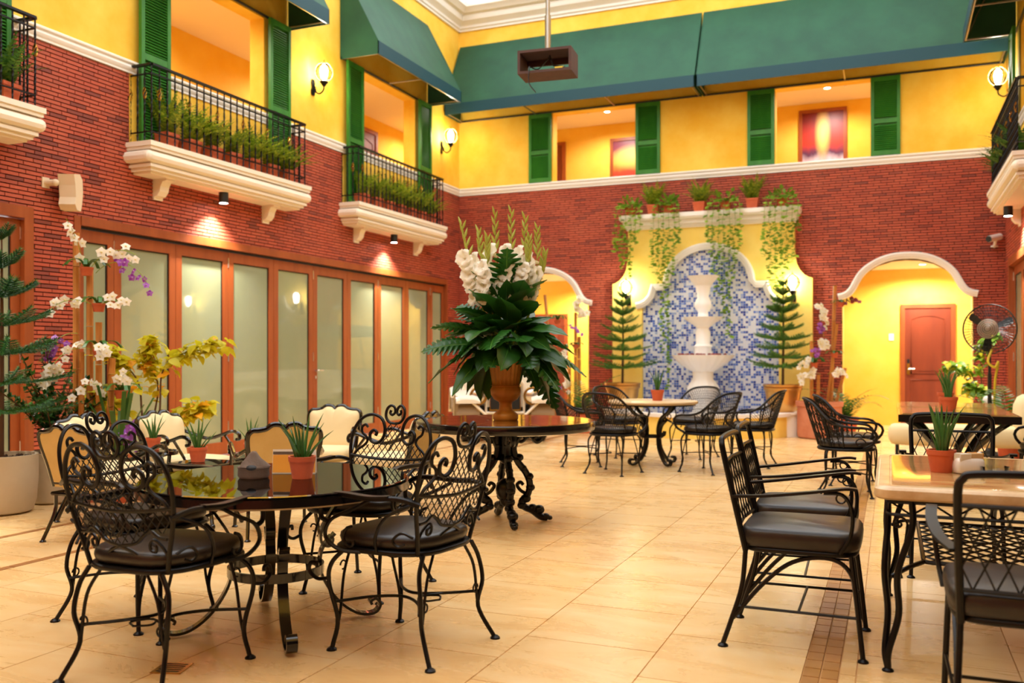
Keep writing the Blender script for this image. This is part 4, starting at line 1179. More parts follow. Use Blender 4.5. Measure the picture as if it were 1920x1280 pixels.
def spray(o, base, dirv, ln, droop, me, cnt, sc_=1.):
    p = np.array(base, float); d = np.array(dirv, float); d /= np.linalg.norm(d); pts = [p.copy()]; n = 12
    for i in range(n):
        p = p+d*ln/n; d = d+np.array((0, 0, -droop/n)); d /= np.linalg.norm(d); pts.append(p.copy())
    st = MB().tube(pts, .003, 4).build('flower_stem', 'glad_green', o)
    for i in range(cnt):
        t = .35+.65*i/max(1, cnt-1); q = pts[min(n, int(t*n))]
        # face the blossoms outward, towards the courtyard
        f = Vector((R(-.2, .9), R(-1, -.3), R(-.2, .5))).normalized()
        link('flower', me, st, Vector(q)+Vector((R(-.03, .03), R(-.03, .03), R(-.07, .04))), f.to_track_quat('Z', 'Y').to_euler(), sc_*R(.85, 1.2))
def totem(label, loc, poles, pots, sprays, potkind=None, seedn=1):
    random.seed(seedn)
    o = thing('orchid_totem', label, 'orchids', loc)
    if potkind == 'square':
        m_ = MB(); m_.lathe([(.25, 0), (.29, .02), (.3, .06), (.3, .47), (.32, .48), (.32, .55), (.28, .55), (.27, .48)], 40, ripple=lambda a, i: .06*math.cos(4*a)); m_.build('pot', 'terracotta_old', o); h = .48
    else:
        m_ = MB(); round_pot(m_, .2, .34); m_.build('pot', 'terracotta_old', o); h = .3
    MB().lathe([(.24 if potkind else .17, h), (0, h+.01)], 16, cap=False).build('soil', 'soil', o)
    for (x, y, lean, top, r) in poles:
        m_ = MB(); n = 7
        for i in range(n):
            z0, z1 = h-.05+(top-h)*i/n, h-.05+(top-h)*(i+1)/n
            m_.tube([(x+lean*z0, y, z0), (x+lean*(z0+.01), y, z0+.01), (x+lean*(z1-.005), y, z1-.005)], [r*1.12, r, r], 8)
        m_.build('bamboo_pole', 'bamboo', o)
    for p in pots:
        q = link('basket_pot', SMALL_POT, o, p); link('strap_leaves', STRAP, q, rot=(0, 0, R(0, 6)), scale=R(.7, 1.1))
    for s_ in sprays: spray(o, *s_)
    return o
totem('tall bamboo totem of white and purple orchids by the left brick pier', (-6.22, 5.68, 0),
      [cs(-.1, 0, 0)[:2]+(0, 2.3, .026), cs(.0, .03, 0)[:2]+(0, 2.0, .028), cs(.09, 0, 0)[:2]+(0, 1.55, .026), cs(.17, -.03, 0)[:2]+(.05, 1.25, .028), cs(-.02, -.08, 0)[:2]+(0, 1.3, .024)],
      [cs(.02, -.07, 1.88), cs(.12, -.07, 1.58), cs(.12, -.06, 1.2), cs(.32, -.1, .86)],
      [(cs(0, -.08, 1.95), cs(-.1, -.2, 1), .42, 1.2, FW, 6), (cs(.05, -.08, 1.93), cs(.8, -.2, 1), .5, 1.6, FW, 8), (cs(.1, -.08, 1.9), cs(1, -.2, .9), .62, 2.4, FP, 10), (cs(.1, -.08, 1.62), cs(-.6, -.4, .5), .42, 1.8, FW, 8),
       (cs(.12, -.08, 1.62), cs(.8, -.3, .5), .34, 1.2, FW, 6), (cs(-.05, -.08, 1.4), cs(-.9, -.4, .1), .34, 2.4, FP, 12, .9), (cs(.1, -.08, 1.25), cs(-.5, -.4, .3), .42, 2., FW, 9), (cs(.12, -.08, 1.22), cs(.3, -.4, .4), .3, 1.5, FW, 7),
       (cs(.3, -.1, .92), cs(.3, -.4, .9), .3, 1.5, FW, 6), (cs(.3, -.1, .9), cs(-.6, -.4, .7), .36, 1.6, FW, 8), (cs(-.05, -.1, 1.1), cs(-.3, -.4, .0), .35, 1., FW, 7)], seedn=21)
totem('bamboo orchid totem in a square terracotta pot beside the right arch', (-.98, 14.25, 0),
      [cs(.05, 0, 0)[:2]+(.12, 1.75, .02), cs(.16, 0, 0)[:2]+(.03, 2.32, .026), cs(-.12, 0, 0)[:2]+(0, 1.5, .022), cs(.12, .03, 0)[:2]+(.25, 1.1, .024), cs(-.05, -.05, 0)[:2]+(.02, 1.0, .024)],
      [cs(.3, -.05, 1.95), cs(-.1, -.08, 1.05), cs(.2, -.07, 1.2)],
      [(cs(.1, -.05, 1.7), cs(-.3, -.3, 1), .45, 1.4, FW, 10, 1.2), (cs(.1, -.05, 1.6), cs(-.2, -.3, .8), .35, 1.2, FW, 9, 1.2), (cs(.05, -.05, 1.5), cs(-.2, -.3, .6), .3, 1.2, FP, 9, 1.2), (cs(.1, -.06, 1.35), cs(-.3, -.3, .3), .25, 1., FW, 9, 1.3),
       (cs(-.05, -.06, 1.1), cs(-.5, -.3, .4), .4, 1.6, FW, 9, 1.2), (cs(0, -.06, .95), cs(-.7, -.3, .3), .4, 1.2, FW, 10, 1.3), (cs(0, -.06, 1.2), cs(-.3, -.3, .5), .3, 1., FP, 6), (cs(.3, -.05, 2.0), cs(.8, -.2, .7), .3, 1.6, FR_, 8, 1.2), (cs(.1, -.06, .95), cs(.3, -.3, .3), .3, 1., FW, 8, 1.2)], 'square', seedn=22)
totem('bamboo orchid totem before the left arch', (-4.92, 14.3, 0),
      [cs(-.2, 0, 0)[:2]+(-.1, 2.3, .024), cs(.1, 0, 0)[:2]+(0, 2.0, .026), cs(.16, .03, 0)[:2]+(0, 1.6, .03), cs(0, 0, 0)[:2]+(0, 1.2, .024)],
      [cs(-.2, -.05, 1.75), cs(.1, -.06, 1.35), cs(-.08, -.06, 1.3)],
      [(cs(.1, -.05, 1.9), cs(.1, -.3, 1), .36, 1.2, FW, 12, 1.4), (cs(.12, -.05, 1.85), cs(.3, -.3, .6), .25, 1.2, FW, 8, 1.4), (cs(-.1, -.05, 1.7), cs(.6, -.3, .3), .35, 1.4, FP, 7, .9), (cs(-.1, -.06, 1.4), cs(0, -.3, -.4), .45, .4, FW, 14, 1.2), (cs(-.1, -.06, 1.1), cs(.1, -.3, -.6), .45, .4, FW, 10, 1.1), (cs(-.1, -.06, .8), cs(-.3, -.3, -.3), .35, .8, FP, 7, .9)], seedn=23)
random.seed(31)
# palms standing with the totems
def palm(label, loc, h, n, ln, m, z0=.3):
    o = thing('potted_palm', label, 'palm', loc)
    round_pot(m0 := MB(), .17, .3); m0.build('pot', 'terracotta', o)
    for k in range(n):
        m_ = MB(); frond(m_, (R(-.04, .04), R(-.04, .04), z0), k*2*PI/n+R(-.2, .2), R(.85, 1.4), ln*R(.75, 1.1), R(.9, 1.9), .17, 18, wid=.24)
        m_.build('frond', m, o, smooth=False)
    return o
palm('feathery palm between the square terracotta pot and the right arch', (-.62, 14.72, 0), 1, 11, .85, 'fern_dark')
palm('feathery palm between the left orchid totem and the golden pot', (-4.55, 13.85, 0), 1, 12, .9, 'fern_dark')
palm('palm with drooping fronds at the right edge under the fan', (1.32, 12.3, 0), 1, 9, 1.25, 'fern_dark')
o = thing('sword_leaf_plant', 'sword-leaved plant with a purple orchid before the folding doors', 'plant', (-5.92, 5.72, 0))
round_pot(m0 := MB(), .13, .28); m0.build('pot', 'terracotta', o)
for k in range(11):
    a = k*.57; e = R(.1, .3); m_ = MB(); m_.tube(cr([(0, 0, .24), (e*.5*math.cos(a), e*.5*math.sin(a), .6), (e*math.cos(a), e*math.sin(a), R(.75, 1.0))], 5), .01, flat=(.035, .004), up=(math.cos(a), math.sin(a), .1), tint=R(.01, .7)); m_.build('leaf', 'blade', o)
spray(o, (0, 0, .4), cs(.5, -.3, 1), .5, 1.2, FP, 12, 1.5)

# ---- cornice plants
for x, n in ((-3.72, 'left'), (-2.93, 'middle'), (-2.08, 'right')):
    q = fern('fern in a terracotta pot, %s of three on the cornice above the fountain' % n, (x, PY-.05, 3.612), 'ferns above the fountain', 0, 1.05, face=-PI/2)
VL = [simple_leaf(.07, .05, 'leaf_vine', .2, .5), simple_leaf(.055, .04, 'leaf_vine', .2, .8)]
def vine(label, x, lens, seedn):
    random.seed(seedn)
    o = thing('trailing_vine', label, 'vine', (x, PY-.1, 3.612))
    link('pot', POT_SQ, o, scale=.8)
    for k, ln in enumerate(lens):
        dx = (k-(len(lens)-1)/2)*.085; n = max(8, int(ln/.05))
        pts = cr([(dx*.3, 0, .14), (dx*.8, -.1, .18), (dx, -.17, .0), (dx+R(-.03, .03), -.19, -.25)], 3)+[np.array((dx+R(-.02, .02)+.015*math.sin(j), -.19, -.25-(ln-.25)*(j+1)/n)) for j in range(n) if ln > .3]
        m_ = MB(); m_.tube(pts, .003, 3, tint=.5)
        for j, q in enumerate(pts[2:]):
            for h in range(2 if ln > .3 else 3):
                a = R(-.9, .9)-PI/2; l0 = R(.06, .105); w_ = l0*.42; d = Vector((math.cos(a)*R(.4, 1), -abs(math.sin(a))*.6, R(-.6, .2))).normalized(); s_ = d.cross(Vector((0, -.4, 1))).normalized()*w_
                b0 = Vector(q); m_.add([b0, b0+d*l0*.45-s_, b0+d*l0, b0+d*l0*.45+s_], [(0, 1, 2, 3)], R(.01, 1))
        m_.build('trailing_stem', 'leaf_vine', o, smooth=False)
    m_ = MB()
    for k in range(40):
        a = R(0, 2*PI); d = Vector((math.cos(a), math.sin(a)*.6, R(.2, 1.4))).normalized(); b0 = d*R(.08, .2)+Vector((0, 0, .12)); l0 = R(.06, .1); s_ = d.cross(Vector((.2, .3, 1))).normalized()*l0*.4
        m_.add([b0, b0+d*l0*.5-s_, b0+d*l0, b0+d*l0*.5+s_], [(0, 1, 2, 3)], R(.01, .5))
    m_.build('crown_leaves', 'leaf_vine', o, smooth=False)
vine('trailing vine at the left end of the cornice above the fountain', -4.1, [.6, .9, .75, 1.05, .5, .3], 41)
vine('trailing vine left of the arch crown, its longest stem reaching the tiles', -3.45, [.9, 1.15, 2.3, 2.9, 1.0, .5], 42)
vine('trailing vine right of the arch crown, hanging over the blue tiles', -2.5, [.5, 1.0, 1.4, 1.75, 2.05, 1.1, .7], 43)
vine('trailing vine at the right end of the cornice above the fountain', -1.6, [.8, 1.25, 1.5, 1.3, 1.0, .9, .4], 44)
random.seed(51)

# ================================================================== FURNITURE
def foot(mb, x, y): mb.lathe([(.022, 0), (.021, .006), (.011, .014)], 10, (x, y, 0))

# ---- heart-backed wrought iron armchair (faces +y)
def bk(x, z): return (x, -.205-(z-.43)*.2+abs(x)*.12, z)      # the back leans and wraps a little
def heart_chair(label, loc, rz):
    o = thing('heart_back_chair', label, 'chair', loc, rz, 'wrought iron heart-back chairs')
    m_ = MB(); m_.cushion(.47, .46, .435, .495, .03, 3.4, taper=.18, c=(0, .01)); m_.build('seat_cushion', 'leather', o, ang=60)
    m_ = MB(); m_.cushion(.49, .48, .415, .437, .012, 3.4, taper=.18, c=(0, .01), puff=0); m_.build('seat_frame', 'iron', o)
    m_ = MB()
    for s_ in (-1, 1):
        out = [(.185, .42), (.205, .5), (.235, .6), (.252, .7), (.245, .79), (.205, .86), (.145, .885), (.085, .865), (.057, .81), (.065, .755), (.1, .73), (.135, .745), (.142, .78), (.122, .8), (.104, .787), (.11, .77)]
        m_.tube([bk(s_*p[0], p[1]) for p in cr(out, 5)], .0092, 7)
        inn = [(.16, .815), (.175, .83), (.195, .815), (.19, .785), (.165, .765), (.155, .74), (.175, .715), (.21, .69), (.24, .645)]
        m_.tube([bk(s_*p[0], p[1]) for p in cr(inn, 5)], .0075, 6)
        inn2 = [(.205, .55), (.17, .555), (.14, .575), (.11, .56), (.07, .528), (0, .515)]
        m_.tube([bk(s_*p[0], p[1]) for p in cr(inn2, 5)], .007, 6)
        m_.tube([bk(s_*p[0], p[1]) for p in cr([(0, .515), (.06, .49), (.1, .45), (.12, .42)], 5)], .007, 6)
        m_.tube([bk(s_*p[0], p[1]) for p in cr([(.14, .53), (.155, .52), (.15, .5), (.13, .505), (.13, .53), (.15, .545), (.18, .52), (.2, .48)], 4)], .006, 5)
        top = [(0, .838), (.035, .845), (.058, .875), (.056, .915), (.035, .935), (.012, .925), (.006, .9), (.02, .885), (.035, .895), (.031, .91)]
        m_.tube([bk(s_*p[0], p[1]) for p in cr(top, 5)], .0078, 6)
    m_.build('back_frame', 'iron', o)
    m_ = MB(); m_.tube([bk(x, .665-.02*(1-(x/.24)**2)) for x in np.linspace(-.246, .246, 14)], .008, 6); m_.build('back_rail', 'iron', o)
    half = [(0, .518), (.07, .53), (.11, .562), (.14, .577), (.2, .565), (.235, .63), (.24, .66), (.21, .69), (.17, .72), (.145, .728), (.1, .722), (.058, .75), (.05, .81), (.04, .84), (0, .84)]
    poly_ = half + [(-x, z) for x, z in half[::-1]]
    m_ = MB()
    for (a, b_) in lattice_lines(poly_, .036, 1.35): m_.tube([bk(*a), bk((a[0]+b_[0])/2, (a[1]+b_[1])/2), bk(*b_)], .0028, 4, caps=False)
    m_.build('lattice', 'iron', o)
    for s_ in (-1, 1):
        m_ = MB()
        arm = cr([(s_*.245, -.235, .63), (s_*.285, -.16, .655), (s_*.305, -.04, .65), (s_*.3, .1, .655), (s_*.29, .18, .645), (s_*.285, .225, .6), (s_*.285, .225, .555), (s_*.285, .19, .54)], 6)
        m_.tube(arm, .01, flat=(.034, .008), up=(s_*.2, 0, 1)) if False else m_.tube(arm, .0105, 7)
        m_.tube([(p[0], p[1], p[2]+.008) for p in arm[8:30]], .01, flat=(.036, .008), up=(0, 0, 1))
        m_.build('arm', 'iron', o)
        m_ = MB()
        m_.tube(cr([(s_*.24, .06, .42), (s_*.275, .14, .43), (s_*.29, .2, .48), (s_*.29, .17, .55), (s_*.288, .06, .6), (s_*.288, -.02, .64)], 6), .0085, 6)
        m_.tube([(s_*.262, .09+(.055-.004*i)*math.cos(-i*.42+1.6), .47+(.055-.004*i)*math.sin(-i*.42+1.6)) for i in range(12)], .007, 6)
        m_.tube(cr([(s_*.24, -.2, .5), (s_*.262, -.16, .52), (s_*.265, -.12, .49), (s_*.258, -.14, .465), (s_*.25, -.165, .475)], 5), .006, 5)
        m_.tube(cr([(s_*.232, -.19, .63), (s_*.28, -.1, .58), (s_*.27, -.04, .5), (s_*.24, -.02, .43)], 5), .007, 6)
        m_.build('arm_scroll', 'iron', o)
        m_ = MB()      # front leg with its twin bar and knee scroll
        m_.tube(cr([(s_*.2, .17, .42), (s_*.235, .215, .36), (s_*.24, .225, .28), (s_*.215, .2, .13), (s_*.225, .215, .03), (s_*.23, .22, .008)], 6), .0095, 7)
        m_.tube(cr([(s_*.13, .2, .42), (s_*.165, .21, .3), (s_*.2, .2, .15), (s_*.222, .213, .04)], 5), .0065, 6)
        m_.tube(cr([(s_*.24, .22, .3), (s_*.245, .28, .29), (s_*.245, .325, .315), (s_*.245, .32, .35), (s_*.245, .29, .355), (s_*.245, .285, .335)], 6), .008, 6)
        m_.tube([(s_*(.17+.018*math.cos(t)), .21, .34+.018*math.sin(t)) for t in np.linspace(0, 5, 12)], .004, 5)
        foot(m_, s_*.23, .22); m_.build('leg', 'iron', o)
        m_ = MB()
        m_.tube(cr([(s_*.175, -.2, .42), (s_*.215, -.21, .35), (s_*.225, -.225, .25), (s_*.205, -.215, .14), (s_*.235, -.27, .02), (s_*.24, -.28, .008)], 6), .0095, 7)
        m_.tube(cr([(s_*.11, -.205, .42), (s_*.17, -.215, .32), (s_*.2, -.215, .16)], 5), .0065, 6)
        m_.tube([(s_*(.185+.018*math.cos(t)), -.215, .22+.018*math.sin(t)) for t in np.linspace(0, 5, 12)], .004, 5)
        foot(m_, s_*.24, -.28); m_.build('leg', 'iron', o)
    m_ = MB()
    for s_ in (-1, 1):
        m_.tube(cr([(s_*.222, -.215, .2), (s_*.1, -.12, .205), (s_*.035, 0, .205), (s_*.1, .11, .205), (s_*.222, .205, .2)], 6), .0065, 6)
        m_.tube(cr([(s_*.1, -.12, .205), (0, -.06, .205), (s_*-.05, -.12, .205), (0, -.16, .205)], 4), .0045, 5)
    m_.build('stretcher', 'iron', o)
    return o
GT = (-2.53, 3.34)
h0 = heart_chair('heart-back iron chair nearest the camera at the glass table', (-2.59, 2.73, 0), 0)
dup(h0, 'heart-back iron chair on the left of the glass table, behind the nearest one', (-3.22, 3.25, 0), -PI/2-.03)
dup(h0, 'heart-back iron chair on the far side of the glass table', (-2.52, 4.07, 0), PI-.04)
dup(h0, 'heart-back iron chair on the right of the glass table, turned side-on', (-1.87, 3.36, 0), PI/2-.13)

# ---- glass-topped table
o = thing('glass_table', 'round glass-topped table on black scrolled iron legs', 'table', GT+(0,))
TZ = .665
m_ = MB(); m_.lathe([(.0, TZ-.008), (.575, TZ-.008), (.58, TZ-.004), (.578, TZ), (0, TZ)], 72, cap=False); m_.build('glass_top', 'table_glass', o, ang=50)
m_ = MB(); m_.lathe([(.575, TZ-.012), (.59, TZ-.012), (.592, TZ-.045), (.568, TZ-.048), (.566, TZ-.02), (.575, TZ-.012)], 72, cap=False); m_.build('rim', 'black_lacquer', o, ang=50)
MB().lathe([(.0, TZ-.055), (.567, TZ-.055), (.567, TZ-.045), (0, TZ-.045)], 60, cap=False).build('under_panel', 'planter_stone', o)
for k in range(4):
    a = k*PI/2+.78; c, s_ = math.cos(a), math.sin(a)
    pth = cr([(.33, TZ-.05), (.26, .52), (.2, .42), (.2, .36), (.235, .345), (.25, .375), (.235, .39)], 6)
    pth2 = cr([(.26, .4), (.2, .33), (.2, .22), (.27, .1), (.36, .03), (.44, .02), (.47, .055), (.45, .085), (.425, .075), (.43, .06)], 6)
    m_ = MB()
    for p in (pth, pth2): m_.tube([(r*c, r*s_, z) for r, z in p], .02, flat=(.045, .012), up=(-s_*1., c*1., 0)) if False else m_.tube([(r*c, r*s_, z) for r, z in p], .02, flat=(.012, .045), up=(-s_, c, 0))
    m_.build('leg', 'black_lacquer', o)
for z in (.26,):
    m_ = MB(); m_.tube([(.205*math.cos(t), .205*math.sin(t), z) for t in np.linspace(0, 2*PI, 41)[:-1]], .012, closed=True, up=(0, 0, 1), flat=(.01, .04)); m_.build('ring', 'black_lacquer', o)

# ---- small plant pots with spiky leaves
POTM = round_pot(MB(), .052, .085, .22).mesh('pot', 'terracotta'); SOILM = MB().lathe([(.046, .076), (0, .078)], 14, cap=False).mesh('soil', 'soil')
BL_ = []
for k in range(3):
    m_ = MB()
    n = 5; vs = []
    for i in range(n+1):
        t = i/n; r = .007*(1-t)**.6+.0004
        for j in range(5): vs.append((r*math.cos(j*2*PI/5)+(.0, .03, .05)[k]*t*t, r*math.sin(j*2*PI/5), .17*t))
    m_.add(vs, [(i*5+j, i*5+(j+1)%5, i*5+5+(j+1)%5, i*5+5+j) for i in range(n) for j in range(5)], .3); BL_.append(m_.mesh('blade', 'blade'))
def spike_pot(label, loc, n=18, sc_=1., spread=.45):
    o = thing('potted_succulent', label, 'potted plant', loc, R(0, 6), 'spiky table plants in terracotta pots')
    link('pot', POTM, o, scale=sc_); link('soil', SOILM, o, scale=sc_)
    for k in range(n):
        a = R(0, 2*PI); q = R(0, .024)
        link('blade', random.choice(BL_), o, (q*math.cos(a), q*math.sin(a), .07*sc_), (0, spread*q/.024*R(.3, 1.2), a), R(.65, 1.15)*sc_)
    return o
def at_table(c, r, d): q = cs(r, d, 0); return (c[0]+q[0], c[1]+q[1])
spike_pot('spiky plant in a terracotta pot on the glass table', at_table(GT, .12, -.02)+(TZ,), 16, 1.15, .55)
o = thing('clay_ashtray', 'grey clay lidded ashtray shaped like a small hill on the glass table', 'ashtray', at_table(GT, -.1, 0)+(TZ,))
m_ = MB(); m_.lathe([(.06, 0), (.068, .012), (.066, .04), (.07, .046), (.068, .052)], 24, ripple=lambda a, i: .04*math.sin(5*a)); m_.build('dish', 'ash_clay', o)
m_ = MB(); m_.lathe([(.066, .052), (.05, .07), (.03, .09), (.018, .108), (.01, .116), (0, .118)], 20, ripple=lambda a, i: .12*math.sin(3*a+i)); m_.build('lid', 'ash_clay', o)
m_ = MB(); m_.ball((*cs(.005, -.058, 0)[:2], .05), .022, (1.2, 1, .55), 10, 6); m_.build('opening', 'black', o)
o = thing('menu_card', 'folded orange and white menu card standing on the glass table', 'menu card', at_table(GT, .045, .14)+(TZ,), YAW)
for s_ in (0, 1):
    m_ = MB(); m_.hexa([(-.1, .03*s_-.001, 0), (.1, .03*s_-.001, 0), (.1, .03*s_+.001, 0), (-.1, .03*s_+.001, 0), (-.1, .014, .11), (.1, .014, .11), (.1, .016, .11), (-.1, .016, .11)]); m_.build('leaf', 'paper_white', o, smooth=False)
def card(nm, x0, x1, z0, z1, mm):
    f = lambda z: .015*z/.11-.0022
    MB().hexa([(x0, f(z0)-.0006, z0), (x1, f(z0)-.0006, z0), (x1, f(z0), z0), (x0, f(z0), z0), (x0, f(z1)-.0006, z1), (x1, f(z1)-.0006, z1), (x1, f(z1), z1), (x0, f(z1), z1)]).build(nm, mm, o, smooth=False)
card('orange_print', -.098, .03, .005, .085, 'paper_orange'); card('orange_print', .033, .098, .005, .085, 'paper_orange'); card('header_band', -.098, .0, .088, .1, 'paper_dark'); card('header_band', .01, .06, .088, .1, 'paper_dark')

# ---- lattice-backed armchair with a squared back (faces +y)
def lattice_chair(label, loc, rz):
    o = thing('lattice_back_chair', label, 'chair', loc, rz, 'lattice-back iron armchairs')
    m_ = MB(); m_.cushion(.48, .48, .42, .5, .022, 6, c=(0, .0), puff=.006); m_.build('seat_cushion', 'leather', o, ang=60)
    m_ = MB(); m_.cushion(.46, .46, .4, .422, .01, 5, puff=0); m_.build('seat_frame', 'iron', o)
    ly = lambda z: -.215-(z-.42)*.22
    m_ = MB()
    p = [(-.205, ly(.4), .4), (-.213, ly(.6), .6), (-.218, ly(.8), .8), (-.205, ly(.845), .845), (-.17, ly(.86), .86), (0, ly(.865), .865)]
    p = p + [(-x, y, z) for x, y, z in p[-2::-1]]
    m_.tube(cr(p, 5), .0125, 8); m_.build('back_frame', 'iron', o)
    for z in (.765, .505):
        MB().tube([(-.216, ly(z), z), (0, ly(z)-.012, z), (.216, ly(z), z)], .008, 6).build('back_rail', 'iron', o)
    m_ = MB(); poly_ = [(-.212, .505), (.212, .505), (.216, .765), (-.216, .765)]
    for (a, b_) in lattice_lines(poly_, .062, 2.3): m_.tube([(a[0], ly(a[1])-.004, a[1]), (b_[0], ly(b_[1])-.004, b_[1])], .0032, 4, caps=False)
    m_.build('lattice', 'iron', o)
    for s_ in (-1, 1):
        m_ = MB(); m_.tube(cr([(s_*.222, ly(.62), .625), (s_*.26, -.12, .64), (s_*.275, .05, .665), (s_*.27, .18, .685), (s_*.268, .225, .683)], 5), .01, flat=(.036, .011), up=(0, 0, 1)); m_.build('arm', 'iron', o)
        m_ = MB(); m_.tube(cr([(s_*.27, .1, .665), (s_*.268, .17, .66), (s_*.262, .205, .6), (s_*.25, .2, .5), (s_*.235, .16, .42)], 5), .0085, 6)
        m_.tube([(s_*.267, .165+.018*math.cos(t), .645+.018*math.sin(t)) for t in np.linspace(1.5, 7, 12)], .004, 5); m_.build('arm_support', 'iron', o)
        m_ = MB(); m_.tube([(s_*.215, .2, .41), (s_*.222, .225, .2), (s_*.228, .245, .01)], .0105, 7); foot(m_, s_*.228, .245); m_.build('leg', 'iron', o)
        m_ = MB(); m_.tube(cr([(s_*.205, -.21, .41), (s_*.212, -.225, .25), (s_*.222, -.27, .1), (s_*.226, -.3, .01)], 5), .0105, 7); foot(m_, s_*.226, -.3); m_.build('leg', 'iron', o)
        m_ = MB(); m_.tube(cr([(s_*.222, .225, .2), (s_*.218, .2, .34), (s_*.213, .12, .395), (s_*.21, -.02, .37), (s_*.212, -.14, .27), (s_*.22, -.26, .12)], 6), .009, 6); m_.build('side_brace', 'iron', o)
        MB().tube([(s_*.224, .235, .17), (s_*.218, -.25, .17)], .006, 6).build('stretcher', 'iron', o)
    MB().tube([(-.221, 0, .17), (.221, 0, .17)], .006, 6).build('stretcher', 'iron', o)
    return o
l0 = lattice_chair('lattice-back iron armchair nearest the camera left of the marble table', (-.345, 4.06, 0), -PI/2)
dup(l0, 'lattice-back iron armchair behind the first, left of the marble table', (-.38, 4.7, 0), -PI/2+.03)
dup(l0, 'lattice-back iron armchair seen from behind at the lower right corner', (.4, 3.27, 0), 0)
dup(l0, 'lattice-back iron armchair on the far side of the marble table', (.33, 5.66, 0), PI)

# ---- square marble table
MX0, MX1, MY0, MY1, MZ = -.06, 1.22, 3.72, 5.02, .71
o = thing('marble_table', 'square table with thick cream marble top on black iron double legs', 'table', ((MX0+MX1)/2, (MY0+MY1)/2, 0))
hw, hd = (MX1-MX0)/2, (MY1-MY0)/2
m_ = MB()
def rr(w_, d, r, n=6):
    q = []
    for cx, cy, a0 in ((w_-r, d-r, 0), (-w_+r, d-r, PI/2), (-w_+r, -d+r, PI), (w_-r, -d+r, 3*PI/2)):
        for i in range(n+1): q.append((cx+r*math.cos(a0+i*PI/2/n), cy+r*math.sin(a0+i*PI/2/n)))
    return q
def stack(m_, layers, r=.07, top=True, bottom=True):
    vs = []; k = len(rr(1, 1, .1))
    for ins, z in layers: vs += [(x, y, z) for x, y in rr(hw-ins, hd-ins, max(.01, r-ins*.5))]
    n = len(layers); fs = [(i*k+j, i*k+(j+1)%k, (i+1)*k+(j+1)%k, (i+1)*k+j) for i in range(n-1) for j in range(k)]
    if bottom: fs.append(tuple(reversed(range(k))))
    if top: fs.append(tuple((n-1)*k+j for j in range(k)))
    m_.add(vs, fs)
stack(m_, [(.012, MZ-.05), (.002, MZ-.042), (0, MZ-.03), (.002, MZ-.012), (.012, MZ-.003), (.02, MZ), (.055, MZ), (.057, MZ-.003), (.062, MZ-.003), (.064, MZ)], top=False)
m_.build('top_edge', 'marble_edge', o, ang=40)
m_ = MB(); stack(m_, [(.064, MZ-.02), (.064, MZ), (.066, MZ+.0006)]); m_.build('top_slab', 'marble', o, ang=40)
m_ = MB()
for z in (MZ-.058, MZ-.11):
    q = [(x, y, z) for x, y in rr(hw-.05, hd-.05, .03, 2)]; m_.tube(q, .011 if z > MZ-.1 else .007, 6, closed=True)
m_.build('apron_frame', 'iron', o)
m_ = MB()
for ax in (0, 1):
    for s_ in (-1, 1):
        n = 16; ln = (hw if ax == 0 else hd)-.06; e = (hd if ax == 0 else hw)-.05
        for i in range(n):
            a, b_ = -ln+2*ln*i/n, -ln+2*ln*(i+1)/n; za, zb = (MZ-.108, MZ-.062) if i % 2 else (MZ-.062, MZ-.108)
            p, q = ((a, s_*e, za), (b_, s_*e, zb)) if ax == 0 else ((s_*e, a, za), (s_*e, b_, zb)); m_.tube([p, q], .004, 4)
m_.build('apron_zigzag', 'iron', o)
for sx in (-1, 1):
    for sy in (-1, 1):
        m_ = MB(); cx, cy = sx*(hw-.05), sy*(hd-.05)
        for dx, dy in ((0, -sy*.085), (-sx*.085, 0)) :
            m_.tube(cr([(cx+dx, cy+dy, MZ-.055), (cx+dx*1.0, cy+dy*1.0, .55), (cx+dx*.55+sx*.012, cy+dy*.55+sy*.012, .38), (cx+dx*.45, cy+dy*.45, .22), (cx+dx*.15+sx*.01, cy+dy*.15+sy*.01, .08), (cx, cy, .012)], 6), .013, 7)
        foot(m_, cx, cy); m_.build('leg', 'iron', o)
        m_ = MB(); ux = np.array((-sx*.05, -sy*.035)); c0 = np.array((cx-sx*.04, cy-sy*.04))
        sp = [(c0[0]+(.03-.0016*i)*math.cos(i*.45)*-sx, c0[1], .56+(.03-.0016*i)*math.sin(i*.45)) for i in range(16)]
        m_.tube(sp, .005, 5); m_.tube(cr([sp[0], (c0[0]-sx*.02, c0[1], .48), (c0[0]+sx*.0, c0[1], .4), (c0[0]-sx*.01, c0[1], .35)], 4), .005, 5); m_.build('leg_scroll', 'iron', o)
m_ = MB(); SZ = .4
q = [(x, y, SZ) for x, y in rr(hw-.18, hd-.18, .03, 2)]; m_.tube(q, .009, 6, closed=True)
for sx in (-1, 1):
    for sy in (-1, 1): m_.tube(cr([(sx*(hw-.18), sy*(hd-.19), SZ), (sx*(hw-.12), sy*(hd-.1), SZ-.01), (sx*(hw-.065), sy*(hd-.065), SZ-.04)], 4), .009, 6)
m_.build('shelf_frame', 'iron', o)
m_ = MB(); poly_ = [(-hw+.18, -hd+.18), (hw-.18, -hd+.18), (hw-.18, hd-.18), (-hw+.18, hd-.18)]
for (a, b_) in lattice_lines(poly_, .075, 1.5, .02): m_.tube([(a[0], a[1], SZ), (b_[0], b_[1], SZ)], .0045, 4, caps=False)
m_.build('shelf_mesh', 'iron', o)
spike_pot('tall spiky plant in a terracotta pot at the front of the marble table', (.2, 4.3, MZ+.001), 22, 1.12, .3)
o = thing('sugar_caddy', 'white ceramic caddy of sugar sachets on the marble table', 'caddy', (.3, 4.3, MZ+.001), YAW)
m_ = MB(); m_.cushion(.125, .08, 0, .065, .012, 5, puff=-.02); m_.build('dish', 'ceramic', o)
